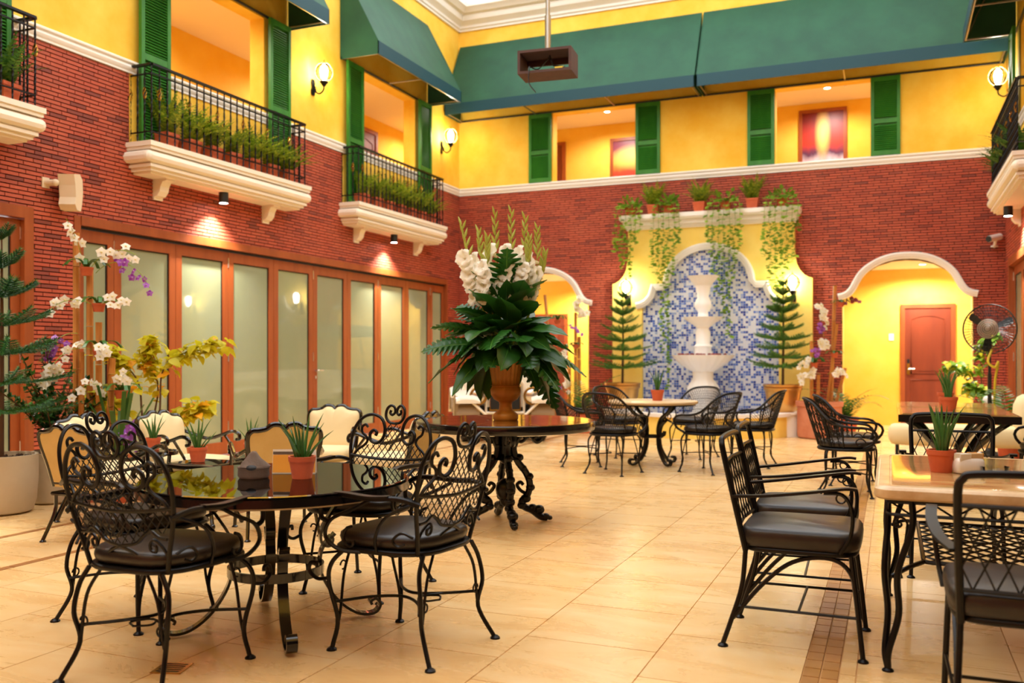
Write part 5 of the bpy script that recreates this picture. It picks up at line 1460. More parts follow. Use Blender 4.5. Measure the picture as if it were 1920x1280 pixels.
for k in range(12):
    m_ = MB(); m_.box(-.024, .024, -.0035, .0035, 0, .05); m_.build('sachet', random.choice(('paper_orange', 'paper_white', 'paper_white', 'marble_edge')), o, smooth=False, loc=(-.03+.06*(k % 2)+R(-.006, .006), -.028+.005*k, .035), rot=(R(-.25, .25), R(-.1, .1), R(-.2, .2)))
o = thing('glass_dish', 'small clear glass dish beside the white sugar caddy', 'dish', (.4, 4.28, MZ+.001))
MB().lathe([(.035, 0), (.05, .012), (.055, .035), (.052, .035), (.046, .014), (0, .008)], 20, ripple=lambda a, i: .05*math.cos(8*a), cap=False).build('bowl', 'bowl_glass', o, ang=60)

# ---- cream armchairs in black scalloped frames (face +y)
def lounge(label, loc, rz):
    o = thing('cream_armchair', label, 'armchair', loc, rz, 'cream armchairs with black frames')
    by = lambda z: -.24-(z-.35)*.27
    half = [(0, .735), (.03, .757), (.08, .76), (.12, .735), (.17, .725), (.21, .722), (.235, .69), (.235, .62), (.215, .5), (.205, .36)]
    out = [(-x, z) for x, z in half[::-1]]+half[1:]
    oc = [tuple(p) for p in cr(out, 4)]
    m_ = MB(); m_.tube([(x, by(z), z) for x, z in oc], .0185, 8); m_.build('back_frame', 'black_lacquer', o)
    m_ = MB(); m_.prism(oc, lambda x, z: (x*.97, by(z)+.008, z-.006), lambda x, z: (x*.97, by(z)-.01, z-.006)); m_.build('back_panel', 'ochre_fabric', o, ang=30)
    # padded front of the back: a domed sheet
    cxz = (0, .56); vs = []; k = len(oc)
    for q, dy in ((.97, .008), (.93, .04), (.8, .06), (.5, .07), (.2, .075)):
        vs += [(x*q, by(cxz[1]+(z-cxz[1])*q)+dy, cxz[1]+(z-cxz[1])*q) for x, z in oc]
    m_ = MB(); m_.add(vs, [(i*k+j, i*k+(j+1)%k, (i+1)*k+(j+1)%k, (i+1)*k+j) for i in range(4) for j in range(k)]+[tuple(4*k+j for j in range(k))]); m_.build('back_cushion', 'cream_fabric', o, ang=70)
    m_ = MB(); m_.cushion(.49, .5, .31, .42, .05, 4, puff=.02, c=(0, .02)); m_.build('seat_cushion', 'cream_fabric', o, ang=70)
    m_ = MB(); m_.tube([(x, y, .305) for x, y in ((-.24, -.23), (.24, -.23), (.25, .26), (-.25, .26))], .014, 6, closed=True); m_.tube([(-.21, by(.4), .38), (.21, by(.4), .38)], .01, 6); m_.build('seat_frame', 'black_lacquer', o)
    for s_ in (-1, 1):
        m_ = MB(); m_.tube(cr([(s_*.238, by(.6), .6), (s_*.275, -.2, .56), (s_*.285, -.08, .535), (s_*.285, .06, .57), (s_*.285, .16, .6), (s_*.285, .225, .585), (s_*.285, .235, .545), (s_*.285, .205, .535)], 6), .011, flat=(.034, .012), up=(0, 0, 1) if False else (s_, 0, .3)) if False else m_.tube(cr([(s_*.238, by(.6), .6), (s_*.275, -.2, .56), (s_*.285, -.08, .535), (s_*.285, .06, .57), (s_*.285, .16, .6), (s_*.285, .225, .585), (s_*.285, .235, .545), (s_*.285, .205, .535)], 6), .015, 7)
        m_.tube(cr([(s_*.25, .18, .31), (s_*.275, .2, .4), (s_*.285, .14, .5), (s_*.285, .08, .575)], 5), .011, 6); m_.build('arm', 'black_lacquer', o)
        for nm, a, b_ in (('leg', (s_*.235, .24), (s_*.245, .27)), ('leg', (s_*.215, -.225), (s_*.235, -.31))):
            m_ = MB(); m_.tube(cr([(a[0], a[1], .31), (a[0]*1.02, a[1]*1.03, .18), (b_[0], b_[1], .01)], 5), .0125, 7)
            m_.tube(cr([(a[0], a[1]*.55, .3), (a[0], a[1]*.8, .22), (a[0]*1.03, a[1]*1.06, .12)], 4), .008, 6); foot(m_, b_[0], b_[1]); m_.build(nm, 'black_lacquer', o)
    return o
c0 = lounge('cream armchair with its scalloped back to the camera, left of the heart-back chairs', (-4.86, 4.6, 0), 0)
dup(c0, 'cream armchair facing the courtyard beside the bamboo orchid totem', (-5.3, 5.08, 0), -PI/2)
dup(c0, 'cream armchair facing right before the yellow-leaved shrub', (-5.1, 5.66, 0), -PI/2)
dup(c0, 'cream armchair seen from behind, just beyond the glass table', (-3.93, 5.19, 0), .81)
dup(c0, 'cream armchair facing the camera before the folding doors', (-4.55, 6.7, 0), PI+.35)
dup(c0, 'cream armchair turned left, beyond the far heart-back chair', (-3.72, 6.42, 0), PI/2)
# low lounge tables
def low_table(label, loc, r, h, square=False):
    o = thing('lounge_table', label, 'table', loc, 0, 'black glass-topped lounge tables')
    if square:
        MB().box(-r, r, -r*.8, r*.8, h-.035, h-.004).build('top', 'black_lacquer', o, smooth=False); MB().box(-r+.02, r-.02, -r*.8+.02, r*.8-.02, h-.004, h).build('glass_top', 'table_glass', o, smooth=False)
        legs = [(-r+.03, -r*.8+.03), (r-.03, -r*.8+.03), (r-.03, r*.8-.03), (-r+.03, r*.8-.03)]
    else:
        MB().lathe([(0, h-.03), (r, h-.03), (r+.004, h-.016), (r, h-.004), (0, h-.004)], 40, cap=False).build('top', 'black_lacquer', o); MB().lathe([(r-.02, h-.004), (r-.02, h), (0, h)], 40, cap=False).build('glass_top', 'table_glass', o)
        legs = [(r*.6*math.cos(k*PI/2+.78), r*.6*math.sin(k*PI/2+.78)) for k in range(4)]
    for x, y in legs:
        m_ = MB(); m_.tube(cr([(x, y, h-.03), (x*.8, y*.8, h*.55), (x*.85, y*.85, h*.25), (x*1.05, y*1.05, .02)], 5), .014, 7); m_.ball((x*1.05, y*1.05, .02), .02, n=8, m=6); m_.build('leg', 'black_lacquer', o)
    m_ = MB(); m_.tube([(x*.84, y*.84, h*.3) for x, y in legs], .008, 6, closed=True); m_.build('stretcher', 'black_lacquer', o)
low_table('low square glass-topped lounge table with a spiky plant', (-4.56, 5.2, 0), .22, .45, True)
low_table('small round lounge table between the two left cream armchairs', (-4.9, 5.08, 0), .15, .53)
low_table('low round lounge table before the folding doors', (-4.72, 5.98, 0), .2, .41)
spike_pot('spiky plant in a terracotta pot on the low square lounge table', (-4.6, 5.17, .451), 16, 1.25, .6)
spike_pot('spiky plant in a small terracotta pot by the cream chair and shrub', (-4.93, 5.08, .531), 12, 1.05, .45)
spike_pot('spiky plant in a terracotta pot on the far low lounge table', (-4.75, 5.95, .411), 14, 1.2, .5)

# ---- centre table
CT = (-2.59, 6.1); CZ = .745
o = thing('pedestal_table', 'large round stone-topped table on an ornate black cast iron pedestal', 'table', CT+(0,))
m_ = MB(); m_.lathe([(.0, CZ-.07), (.6, CZ-.07), (.645, CZ-.062), (.65, CZ-.05), (.65, CZ-.006), (.645, CZ), (.6, CZ), (.6, CZ-.004), (0, CZ-.004)], 72, cap=False); m_.build('top_rim', 'black_lacquer', o, ang=50)
for k in range(8):      # stone sectors separated by pale lines
    m_ = MB(); a0, a1 = k*PI/4+.012, (k+1)*PI/4-.012
    poly_ = [(.14*math.cos(t), .14*math.sin(t)) for t in np.linspace(a0, a1, 4)]+[(.598*math.cos(t), .598*math.sin(t)) for t in np.linspace(a1, a0, 12)]
    m_.prism(poly_, lambda x, y: (x, y, CZ-.004), lambda x, y: (x, y, CZ+.0005)); m_.build('top_sector', 'amber_stone', o, smooth=False)
MB().lathe([(.0, CZ-.0038), (.598, CZ-.0038), (.598, CZ-.001), (0, CZ-.001)], 60, cap=False).build('inlay_lines', 'gold_paint', o)
MB().lathe([(.0, CZ-.002), (.128, CZ-.002), (.128, CZ+.0005), (0, CZ+.0005)], 30, cap=False).build('top_centre', 'amber_stone', o)
m_ = MB(); m_.lathe([(.1, .46), (.06, .48), (.04, .5), (.04, .66), (.07, .69), (.09, CZ-.07)], 12); m_.ball((0, 0, .24), .075, (1, 1, 1.1), 12, 8); m_.ball((0, 0, .16), .045, n=10, m=6); m_.ball((0, 0, .46), .05, (1, 1, .7)); m_.build('pedestal_core', 'cast_iron', o)
for k in range(4):
    a = k*PI/2+.6; c, s_ = math.cos(a), math.sin(a); V = lambda r, z: (r*c, r*s_, z)
    m_ = MB()
    m_.tube([V(r, z) for r, z in cr([(.06, .68), (.065, .6), (.06, .52), (.09, .44), (.15, .36), (.18, .28), (.165, .2), (.12, .15), (.14, .11), (.2, .08), (.26, .035), (.31, .022)], 6)], [.02]*20+[.022]*20+[.026]*15+[.02]*12, 8) if False else m_.tube([V(r, z) for r, z in cr([(.06, .68), (.065, .6), (.06, .52), (.09, .44), (.15, .36), (.18, .28), (.165, .2), (.12, .15), (.14, .11), (.2, .08), (.26, .035), (.31, .024)], 6)], .026, 8)
    for r, z, q in ((.06, .56, .026), (.1, .47, .03), (.13, .39, .026), (.175, .33, .03), (.185, .25, .03), (.15, .17, .034), (.12, .12, .03), (.2, .1, .03), (.25, .085, .036), (.3, .032, .032), (.33, .022, .022)): m_.ball(V(r, z), q*1.2 if z > .05 else q, (1, 1, .8), 8, 6)
    # acanthus bracket and scroll under the top
    m_.tube([V(r, z) for r, z in cr([(.06, .54), (.1, .62), (.17, .665), (.24, .655), (.265, .61), (.235, .585), (.21, .605), (.225, .625)], 6)], .021, 7)
    m_.tube([V(r, z) for r, z in cr([(.075, .6), (.11, .585), (.14, .6), (.135, .625)], 5)], .013, 6)
    for r, z in ((.12, .65), (.17, .68), (.22, .67), (.15, .62), (.185, .635)): m_.ball(V(r, z), .024, n=8, m=5)
    m_.tube([V(r, z) for r, z in cr([(.16, .2), (.11, .23), (.085, .27), (.11, .29), (.13, .27)], 5)], .014, 6)
    m_.build('scrolled_leg', 'cast_iron', o)

# flower arrangement in a fluted urn
o = thing('flower_arrangement', 'tall arrangement of white gladioli and broad green leaves in a golden urn', 'flower arrangement', CT+(CZ+.001,))
VX = .0
m_ = MB(); m_.lathe([(.085, 0), (.092, .01), (.092, .04), (.075, .055), (.05, .075), (.046, .11), (.05, .13), (.085, .15), (.108, .185), (.112, .22), (.1, .245)], 40, ripple=lambda a, i: .02*math.cos(10*a)*(1 if i > 7 else 0)); m_.build('urn_foot', 'gold_paint', o, ang=50)
m_ = MB(); m_.lathe([(.1, .245), (.107, .25), (.1, .255), (.098, .3), (.112, .38), (.125, .42), (.135, .43), (.13, .44), (.11, .44)], 160, ripple=lambda a, i: .07*abs(math.cos(10*a))*(1 if 2 < i < 6 else 0)); m_.build('urn_bowl', 'gold_paint', o, ang=60)
def big_leaf(kind):
    m_ = MB(); n = 9; 
    if kind == 'lobed':      # broad leaf with deep notches between its lobes
        n = 30; ln, wd = .36, .25; vs = []; fs = []
        for i in range(n+1):
            t = i/n; w_ = wd/2*(math.sin(PI*(t**.7))**.7 if 0 < t < 1 else 0)*(1., .97, .45)[i % 3]; z = -.1*t*t; f = .16*w_
            vs += [(ln*t+w_*.35, -w_, z-w_*.12), (ln*t+w_*.12, -w_*.4, z+w_*.14), (ln*t, 0, z), (ln*t+w_*.12, w_*.4, z+w_*.14), (ln*t+w_*.35, w_, z-w_*.12)]
        for i in range(n):
            for j in range(4): fs.append((i*5+j, i*5+5+j, i*5+6+j, i*5+1+j))
        m_.add(vs, fs, .12); m_.tube([(ln*t, 0, -.1*t*t+.002) for t in np.linspace(0, 1, 6)], .0035, 4, tint=.9)
    else:
        ln, wd = (.3, .2) if kind == 'broad' else (.33, .14); vs = []; fs = []
        for i in range(n+1):
            t = i/n; w_ = wd/2*(math.sin(PI*(t**.75))**.8 if 0 < t < 1 else 0); z = -.14*t*t if kind == 'broad' else -.1*t*t
            wv = .006*math.sin(i*2.4)
            vs += [(ln*t, -w_, z+w_*.18+wv), (ln*t, -w_*.5, z+w_*.14), (ln*t, 0, z), (ln*t, w_*.5, z+w_*.14), (ln*t, w_, z+w_*.18-wv)]
        for i in range(n):
            for j in range(4): fs.append((i*5+j, i*5+5+j, i*5+6+j, i*5+1+j))
        m_.add(vs, fs, .15); m_.tube([(ln*t, 0, (-.14 if kind == 'broad' else -.1)*t*t+.002) for t in np.linspace(0, 1, 6)], .003, 4, tint=.9)
    return m_.mesh('leaf', 'leaf_dark', True, 70)
random.seed(77)
LV = [big_leaf('lobed'), big_leaf('broad'), big_leaf('slim'), big_leaf('lobed'), big_leaf('broad')]
C0 = Vector((0, 0, .5))
def put_leaf(me, az, el, dist, roll=0, s_=1., z=None):
    d = Vector((math.cos(az)*math.cos(el), math.sin(az)*math.cos(el), math.sin(el)))
    p = C0+d*dist+(Vector((0, 0, z)) if z is not None else Vector())
    link('leaf', me, o, p, (roll, -el, az), s_)
for k in range(24):
    az = k*2.4; front = math.cos(az-(-PI/2+YAW)) > .75
    put_leaf(LV[(1, 4, 2, 0, 1)[k % 5]], az, R(-.25, -.1) if front else R(-.7, -.2), R(.1, .2), R(-.3, .3), R(.8, 1.) if front else R(1., 1.3), .06)
for k in range(34): put_leaf(LV[(k+1) % 5], k*2.4+.6, R(-.3, .35), R(.1, .24), R(-.6, .6), R(.85, 1.15), R(0, .14))
for k in range(28): put_leaf(LV[(1, 4, 2, 1, 0)[k % 5]], k*2.4+.3, R(.3, .9), R(.05, .16), R(-.7, .7), R(.8, 1.1), R(.02, .16))
for k in range(10): put_leaf(LV[(1, 2, 4)[k % 3]], k*2.4+.9, R(.8, 1.25), R(.08, .18), R(-.8, .8), R(.8, 1.0), R(.08, .2))
FACE = -PI/2+YAW      # towards the open courtyard
for az, el, s_, zz, k in ((FACE+.05, 1.3, 1.15, .2, 3), (FACE-.6, .95, 1.1, .1, 1), (FACE+.6, 1.0, 1.05, .12, 4), (FACE-1., 1.15, 1.0, .16, 2), (FACE+1.1, 1.1, 1.0, .16, 1)):
    put_leaf(LV[k], az, el, .16, .0, s_, zz)
for k in range(10): # fine fern sprays filling the sides
    m_ = MB(); frond(m_, (0, 0, 0), 0, .3, R(.35, .5), R(.5, 1.2), .05, 16, wid=.2); m_.build('fern_spray', 'fern_dark', o, smooth=False, loc=(0, 0, .52), rot=(0, R(-.5, .1), k*.65))
def blossom():
    m_ = MB()
    for k in range(6):
        a = k*PI/3+R(-.1, .1); c, s_ = math.cos(a), math.sin(a); r = R(.055, .07); vs = []
        for t, w_, h in ((0, .008, 0), (.3, .022, .035), (.65, .034, .05), (.9, .028, .046), (1.05, .012, .036)):
            q = r*t; j = .005*math.sin(k*2+t*9)
            vs += [(c*q-s_*w_, s_*q+c*w_, h+j), (c*q, s_*q, h-.008), (c*q+s_*w_, s_*q-c*w_, h-j)]
        m_.add(vs, [(i*3+u, i*3+u+1, i*3+u+4, i*3+u+3) for i in range(4) for u in (0, 1)], (.001 if k % 2 else .15))
    m_.lathe([(.01, -.05), (.014, -.02), (.016, .01)], 8, tint=.5)
    return m_.mesh('blossom', 'petal_white', True, 60)
BLO = [blossom() for _ in range(3)]
BUD = MB().lathe([(.003, 0), (.008, .015), (.009, .035), (.004, .06), (.001, .07)], 6, tint=.5).mesh('bud', 'glad_green')
for (rx, tx, zt, d0) in ((-.2, -.32, 1.41, -.05), (-.15, -.2, 1.37, .04), (-.06, -.08, 1.49, .0), (.04, .04, 1.49, -.06), (.13, .14, 1.45, -.04), (.21, .23, 1.37, -.05), (-.12, -.13, 1.3, -.1), (.15, .17, 1.3, -.1), (.23, .29, 1.2, .0)):
    b0 = cs(rx*.35, d0*.3, .55); b1 = cs(rx, d0, .92); b2 = cs(tx, d0*1.2, zt)
    P = cr([b0, b1, b2], 16); n = len(P)
    st = MB().tube(P, [.007*(1-.7*i/n) for i in range(n)], 5, tint=.2).build('gladiolus', 'glad_green', o)
    for i in range(n):
        z = P[i][2]
        if z < .86: continue
        t = (z-.86)/(zt-.86); s_ = 1 if i % 2 else -1
        if t < .55:
            if i % 2: continue
            side = Vector(cs(s_*R(.5, 1.), R(-1.3, -.5), R(.0, .5))).normalized()
            link('blossom', random.choice(BLO), st, Vector(P[i])+side*.04, side.to_track_quat('Z', 'Y').to_euler(), R(.8, 1.1))
        else:
            sd = Vector(cs(s_*R(.25, .4), R(-.4, .2), 1)).normalized(); link('bud', BUD, st, P[i], sd.to_track_quat('Z', 'Y').to_euler(), 1.7-t*.7)

# ---- barrel chairs with mesh backs (face +y)
def tub_legs(o, h=.41):
    for s_ in (-1, 1):
        for y, b_ in ((.16, .2), (-.15, -.22)):
            m_ = MB(); m_.tube(cr([(s_*.17, y, h), (s_*.205, y*1.15, h-.07), (s_*.2, y*1.15, .22), (s_*.19, y*1.1, .12), (s_*.22, b_, .008)], 5), .0095, 6)
            m_.tube(cr([(s_*.12, y*1.05, h), (s_*.17, y*1.1, .25), (s_*.2, y*1.15, .1)], 4), .006, 5); foot(m_, s_*.22, b_); m_.build('leg', 'iron', o)
    m_ = MB()
    for s_ in (-1, 1): m_.tube(cr([(s_*.195, -.17, .2), (s_*.04, 0, .205), (s_*.195, .18, .2)], 6), .006, 5)
    m_.build('stretcher', 'iron', o)
def barrel(label, loc, rz, curls=False):
    o = thing('barrel_chair', label, 'chair', loc, rz, 'iron barrel chairs with scroll backs' if curls else 'iron barrel chairs with mesh backs')
    m_ = MB(); m_.cushion(.46, .46, .42, .48, .03, 2.4); m_.build('seat_cushion', 'leather', o, ang=60)
    m_ = MB(); m_.cushion(.49, .49, .395, .42, .01, 2.3, puff=0); m_.build('seat_frame', 'iron', o)
    def P(a, t):      # a: angle from the back centre, t: 0 at the seat .. 1 at the rim
        f = abs(a)/1.95
        top = .84-.24*(1/(1+math.exp(-(f-.5)*11)))
        r = .235+t*(.075 if abs(a) < 1.2 else .055)
        return (r*math.sin(a), -r*math.cos(a)-.05*t*math.cos(a), .43+(top-.43)*t)
    A = np.linspace(-1.95, 1.95, 41)
    rim = [P(a, 1) for a in A]
    for s_, e in ((-1, 0), (1, -1)):
        end = [(s_*.275, .2, .585), (s_*.265, .235, .53), (s_*.25, .2, .46), (s_*.22, .13, .42)]
        rim = (end[::-1]+rim) if s_ < 0 else rim+end
    m_ = MB(); m_.tube(cr(rim, 2), .0125, 7); m_.build('rim', 'iron', o)
    for s_ in (-1, 1):
        m_ = MB(); m_.tube([(s_*.262, .1+(.05-.003*i)*math.cos(i*.45), .47+(.05-.003*i)*math.sin(i*.45)) for i in range(13)], .006, 5); m_.tube([P(s_*1.45, 0), P(s_*1.45, 1)], .008, 5); m_.tube([P(s_*1.0, 0), P(s_*1.0, 1)], .008, 5); m_.build('arm_scroll', 'iron', o)
    m_ = MB()
    if curls:
        for i in range(15):
            a = -1.3+2.6*i/14
            for t0 in (.18, .42, .66, .86):
                s_ = 1 if (i+int(t0*10)) % 2 else -1
                m_.tube([P(a+s_*(.09-.006*k)*math.cos(k*.6), t0+(.1-.007*k)*math.sin(k*.6)) for k in range(12)], .004, 4, caps=False)
            m_.tube([P(a, t) for t in (0, .5, 1)], .0045, 4)
        m_.build('scrollwork', 'iron', o)
    else:
        n = 34
        for i in range(n):
            a = -1.3+2.6*i/n
            for s_ in (-1, 1):
                pts = [P(a+s_*.5*t, t) for t in np.linspace(0, 1, 6) if abs(a+s_*.5*t) < 1.5]
                if len(pts) > 1: m_.tube(pts, .0028, 3, caps=False)
        for t in (.33, .66): m_.tube([P(a, t) for a in np.linspace(-1.3, 1.3, 18)], .0025, 3)
        m_.build('mesh_back', 'iron', o)
    tub_legs(o); return o
k0 = barrel('mesh-back barrel chair with its back to the camera at the far round table', (-2.66, 9.15, 0), -.25)
dup(k0, 'mesh-back barrel chair left of the far round table, partly behind the centre table', (-3.2, 9.7, 0), -1.2)
dup(k0, 'mesh-back barrel chair on the near right of the far round table', (-1.78, 9.62, 0), 1.15)
dup(k0, 'mesh-back barrel chair on the far right, before the golden pot', (-1.42, 10.35, 0), 1.5)
dup(k0, 'mesh-back barrel chair behind the far round table, before the white fountain', (-2.2, 10.95, 0), 2.8)
dup(k0, 'mesh-back barrel chair behind the far table, before the left golden pot', (-3.05, 10.75, 0), -2.2)
BT = (-2.46, 10.0); BZ = .72
o = thing('bistro_table', 'round pale stone table on black scrolled legs before the fountain', 'table', BT+(0,))
m_ = MB(); m_.lathe([(.0, BZ-.035), (.48, BZ-.035), (.497, BZ-.025), (.5, BZ-.015), (.495, BZ-.003), (.485, BZ), (0, BZ)], 60, cap=False); m_.build('top', 'travertine', o, ang=50)
m_ = MB(); m_.lathe([(.0, BZ-.05), (.47, BZ-.05), (.47, BZ-.034), (0, BZ-.034)], 50, cap=False); m_.build('under_ring', 'iron', o, ang=50)
for k in range(4):
    a = k*PI/2+.9; c, s_ = math.cos(a), math.sin(a)
    m_ = MB()
    for p in ([(.33, BZ-.05), (.27, .6), (.15, .52), (.1, .4), (.12, .32), (.16, .33), (.17, .37)], [(.2, .5), (.12, .42), (.1, .28), (.13, .16), (.22, .04), (.29, .02), (.32, .05), (.3, .08), (.27, .07)]):
        m_.tube([(r*c, r*s_, z) for r, z in cr(p, 6)], .02, flat=(.02, .04), up=(-s_, c, 0))
    m_.build('leg', 'iron', o)
m_ = MB(); m_.tube([(.11*math.cos(t), .11*math.sin(t), .32) for t in np.linspace(0, 2*PI, 25)[:-1]], .014, 6, closed=True); m_.build('ring', 'iron', o)
spike_pot('spiky plant in a terracotta pot on the far round table', (-2.4, 9.98, BZ+.001), 14, 1.4, .25)

# ---- paired stone tables at the right
def strip_table(label, y0, y1):
    x0, x1, z = .06, .98, .73; hx, hy = (x1-x0)/2, (y1-y0)/2
    o = thing('stone_table', label, 'table', ((x0+x1)/2, (y0+y1)/2, 0), 0, 'stone-topped tables at the right')
    MB().box(-hx, hx, -hy, hy, z-.075, z-.012).build('frame', 'black_lacquer', o, smooth=False)
    MB().box(-hx+.03, hx-.03, -hy+.02, hy-.02, z-.012, z).build('top_slab', 'marble', o, smooth=False)
    for s_ in (-1, 1):
        for t in (-1, 1):
            m_ = MB(); m_.tube(cr([(s_*(hx-.08), t*(hy-.15), z-.075), (s_*(hx-.2), t*(hy-.22), .55), (s_*.12, t*.12, .36), (s_*.08, t*.08, .2), (s_*.2, t*.2, .05), (s_*.3, t*.3, .02)], 6), .022, flat=(.03, .055), up=(-t, s_, 0)); m_.build('leg', 'black_lacquer', o)
    MB().lathe([(.1, .2), (.1, .24)], 16).build('hub', 'black_lacquer', o)
strip_table('stone-topped black table at the right, the nearer of the joined pair', 8.36, 9.43)
strip_table('stone-topped black table at the right, the farther of the joined pair', 9.47, 10.55)
spike_pot('spiky plant in a terracotta pot on the nearer joined stone table', (.47, 8.85, .731), 20, 1.45, .25)
spike_pot('spiky plant in a terracotta pot on the farther joined stone table', (.5, 9.95, .731), 20, 1.45, .25)
w0 = barrel('scroll-back iron chair nearest on the left of the joined stone tables', (-.36, 8.5, 0), -1.5, True)
dup(w0, 'scroll-back iron chair farther back on the left of the joined stone tables', (-.33, 9.25, 0), -1.45)
dup(w0, 'scroll-back iron chair at the right edge by the joined stone tables', (1.24, 8.75, 0), 1.6)
# white sofa beyond
o = thing('white_sofa', 'low white upholstered sofa beyond the joined stone tables', 'sofa', (.72, 11.55, 0))
m_ = MB(); m_.cushion(1.5, .6, .2, .42, .06, 6, puff=.02); m_.build('seat', 'cream_fabric', o, ang=60)
m_ = MB(); m_.cushion(.26, .7, .2, .78, .1, 4, c=(.68, 0)); m_.build('end_arm', 'cream_fabric', o, ang=60)
for x in (-.65, .65):
    for y in (-.22, .22): MB().tube([(x, y, .2), (x, y, .0)], .02, 8).build('leg', 'black', o)

# ---- standing fan
o = thing('standing_fan', 'black industrial standing fan with yellow hose by the right arch', 'fan', (1.12, 12.55, 0), -.3)
m_ = MB(); m_.lathe([(.24, 0), (.24, .02), (.06, .05), (.03, .08)], 24); m_.build('base', 'plastic_black', o)
m_ = MB(); m_.tube([(0, 0, .06), (0, 0, 1.0)], .024, 8); m_.tube([(0, 0, .9), (0, 0, 1.5)], .017, 8); m_.build('pole', 'plastic_black', o)
m_ = MB(); m_.tube([(0, .16, 1.55), (0, -.06, 1.55)], .075, 14); m_.build('motor', 'plastic_black', o)
m_ = MB()
for k, (r, y) in enumerate(((.3, -.02), (.3, .02), (.3, .0))): m_.tube([(r*math.cos(t), y, 1.55+r*math.sin(t)) for t in np.linspace(0, 2*PI, 37)[:-1]], .006, 5, closed=True)
for r, dy in ((.12, .085), (.17, .075), (.22, .06), (.26, .045)):
    for s_ in (-1, 1): m_.tube([(r*math.cos(t), s_*dy, 1.55+r*math.sin(t)) for t in np.linspace(0, 2*PI, 33)[:-1]], .0022, 4, closed=True)
for k in range(48):
    a = k*2*PI/48
    for s_ in (-1, 1): m_.tube([(r*math.cos(a), s_*y, 1.55+r*math.sin(a)) for r, y in ((.09, .09), (.2, .068), (.3, .01))], .0024, 3)
m_.build('guard', 'plastic_black', o)
for k in range(3):
    a = k*2*PI/3+.4; m_ = MB(); vs = []
    for r, w_ in ((.05, .04), (.15, .08), (.25, .1), (.28, .06)):
        for s_ in (-1, 1): vs.append((r*math.cos(a)-s_*w_*.5*math.sin(a), s_*.02, 1.55+r*math.sin(a)+s_*w_*.5*math.cos(a)))
    m_.add(vs, [(i*2, i*2+1, i*2+3, i*2+2) for i in range(3)]); m_.build('blade', 'plastic_black', o)
m_ = MB()
for k in range(5): m_.lathe([(.12-k*.022, 0), (.118-k*.022, .012), (.104-k*.022, .014)], 28, (0, 0, k*.006), cap=(k == 4))
q = m_.build('hub_cap', 'steel', o); q.rotation_euler = (PI/2, 0, 0); q.location = (0, -.09, 1.55)
m_ = MB(); m_.tube(cr([(.03, -.02, 1.3), (.0, -.08, 1.15), (.07, -.06, 1.08), (.1, -.02, 1.14), (.06, .0, .9), (.05, .02, .5), (.07, .02, .1)], 6), .014, 7); m_.build('hose', 'yellow_hose', o)
m_ = MB(); m_.cushion(.2, .2, .5, .72, .03, 4, c=(0, .12)); m_.build('water_tank', 'plastic_white', o)

# ---- vintage car (front towards -y)
o = thing('vintage_car', 'white vintage open car with brass headlamps parked by the left arch', 'car', (-5.1, 11.95, 0), .5)
def wheel(x, y):
    w_ = MB()
    prof = [(.2, -.07), (.28, -.075), (.315, -.05), (.32, 0), (.315, .05), (.28, .075), (.2, .07)]
    w_.lathe(prof, 40, cap=True, ripple=lambda a, i: .012*math.cos(a*40)*(1 if 1 < i < 5 else 0)); q = w_.build('wheel', 'rubber', o, loc=(x, y, .32), rot=(0, PI/2, 0))
    h = MB(); h.lathe([(.19, .06), (.17, .075), (.05, .08), (.04, .1), (0, .105)], 20, cap=False); h.lathe([(.19, -.06), (.17, -.075), (.05, -.08), (0, -.1)], 20, cap=False); h.build('hub', 'car_white', q)
for x in (-.54, .54):
    wheel(x, .12); wheel(x, 2.0)
def fender(s_, y0, c, name='front_fender'):
    m_ = MB(); arc = [(y0-.42, .615), (y0-.38, .66), (y0-.2, .715), (y0, .735), (y0+.2, .7), (y0+.38, .55), (y0+.5, .4), (y0+.62, .33)]
    arc = cr([(a, b_) for a, b_ in arc], 4); vs = []
    for a, b_ in arc: vs += [(s_*.36, a, b_-.03), (s_*.45, a, b_), (s_*.62, a, b_), (s_*.7, a, b_-.03), (s_*.7, a, b_-.055), (s_*.36, a, b_-.055)]
    n = len(arc); m_.add(vs, [(i*6+j, i*6+(j+1)%6, i*6+6+(j+1)%6, i*6+6+j) for i in range(n-1) for j in range(6)]+[tuple(range(6)), tuple((n-1)*6+j for j in range(6))]); m_.build(name, 'car_white', o, ang=35)
    m_ = MB()   # inner valance round the wheel
    for t0, t1 in zip(np.linspace(.05, PI-.05, 14)[:-1], np.linspace(.05, PI-.05, 14)[1:]):
        q = [(y0+.36*math.cos(t0), .32+.36*math.sin(t0)), (y0+.36*math.cos(t1), .32+.36*math.sin(t1))]
        m_.add([(s_*.365, q[0][0], q[0][1]), (s_*.365, q[1][0], q[1][1]), (s_*.69, q[1][0], q[1][1]), (s_*.69, q[0][0], q[0][1])], [(0, 1, 2, 3)])
    m_.build('wheel_arch', 'car_shaded', o)
    if name == 'front_fender':
        m_ = MB(); m_.prism([(.36, .2), (.36, .66), (.7, .66), (.7, .2), (.665, .2), (.665, .52), (.6, .6), (.48, .6), (.41, .52), (.41, .2)], lambda x, z: (s_*x, y0-.34, z), lambda x, z: (s_*x, y0-.31, z)); m_.build('fender_apron', 'car_shaded', o, smooth=False)
for s_ in (-1, 1): fender(s_, .12, 0); fender(s_, 2.0, 0, 'rear_fender')
m_ = MB(); m_.box(-.36, .36, .0, 2.5, .34, .52); m_.build('chassis', 'black', o, smooth=False)
hood = [(-.28, .5), (-.28, .82), (-.2, .92), (0, .95), (.2, .92), (.28, .82), (.28, .5)]
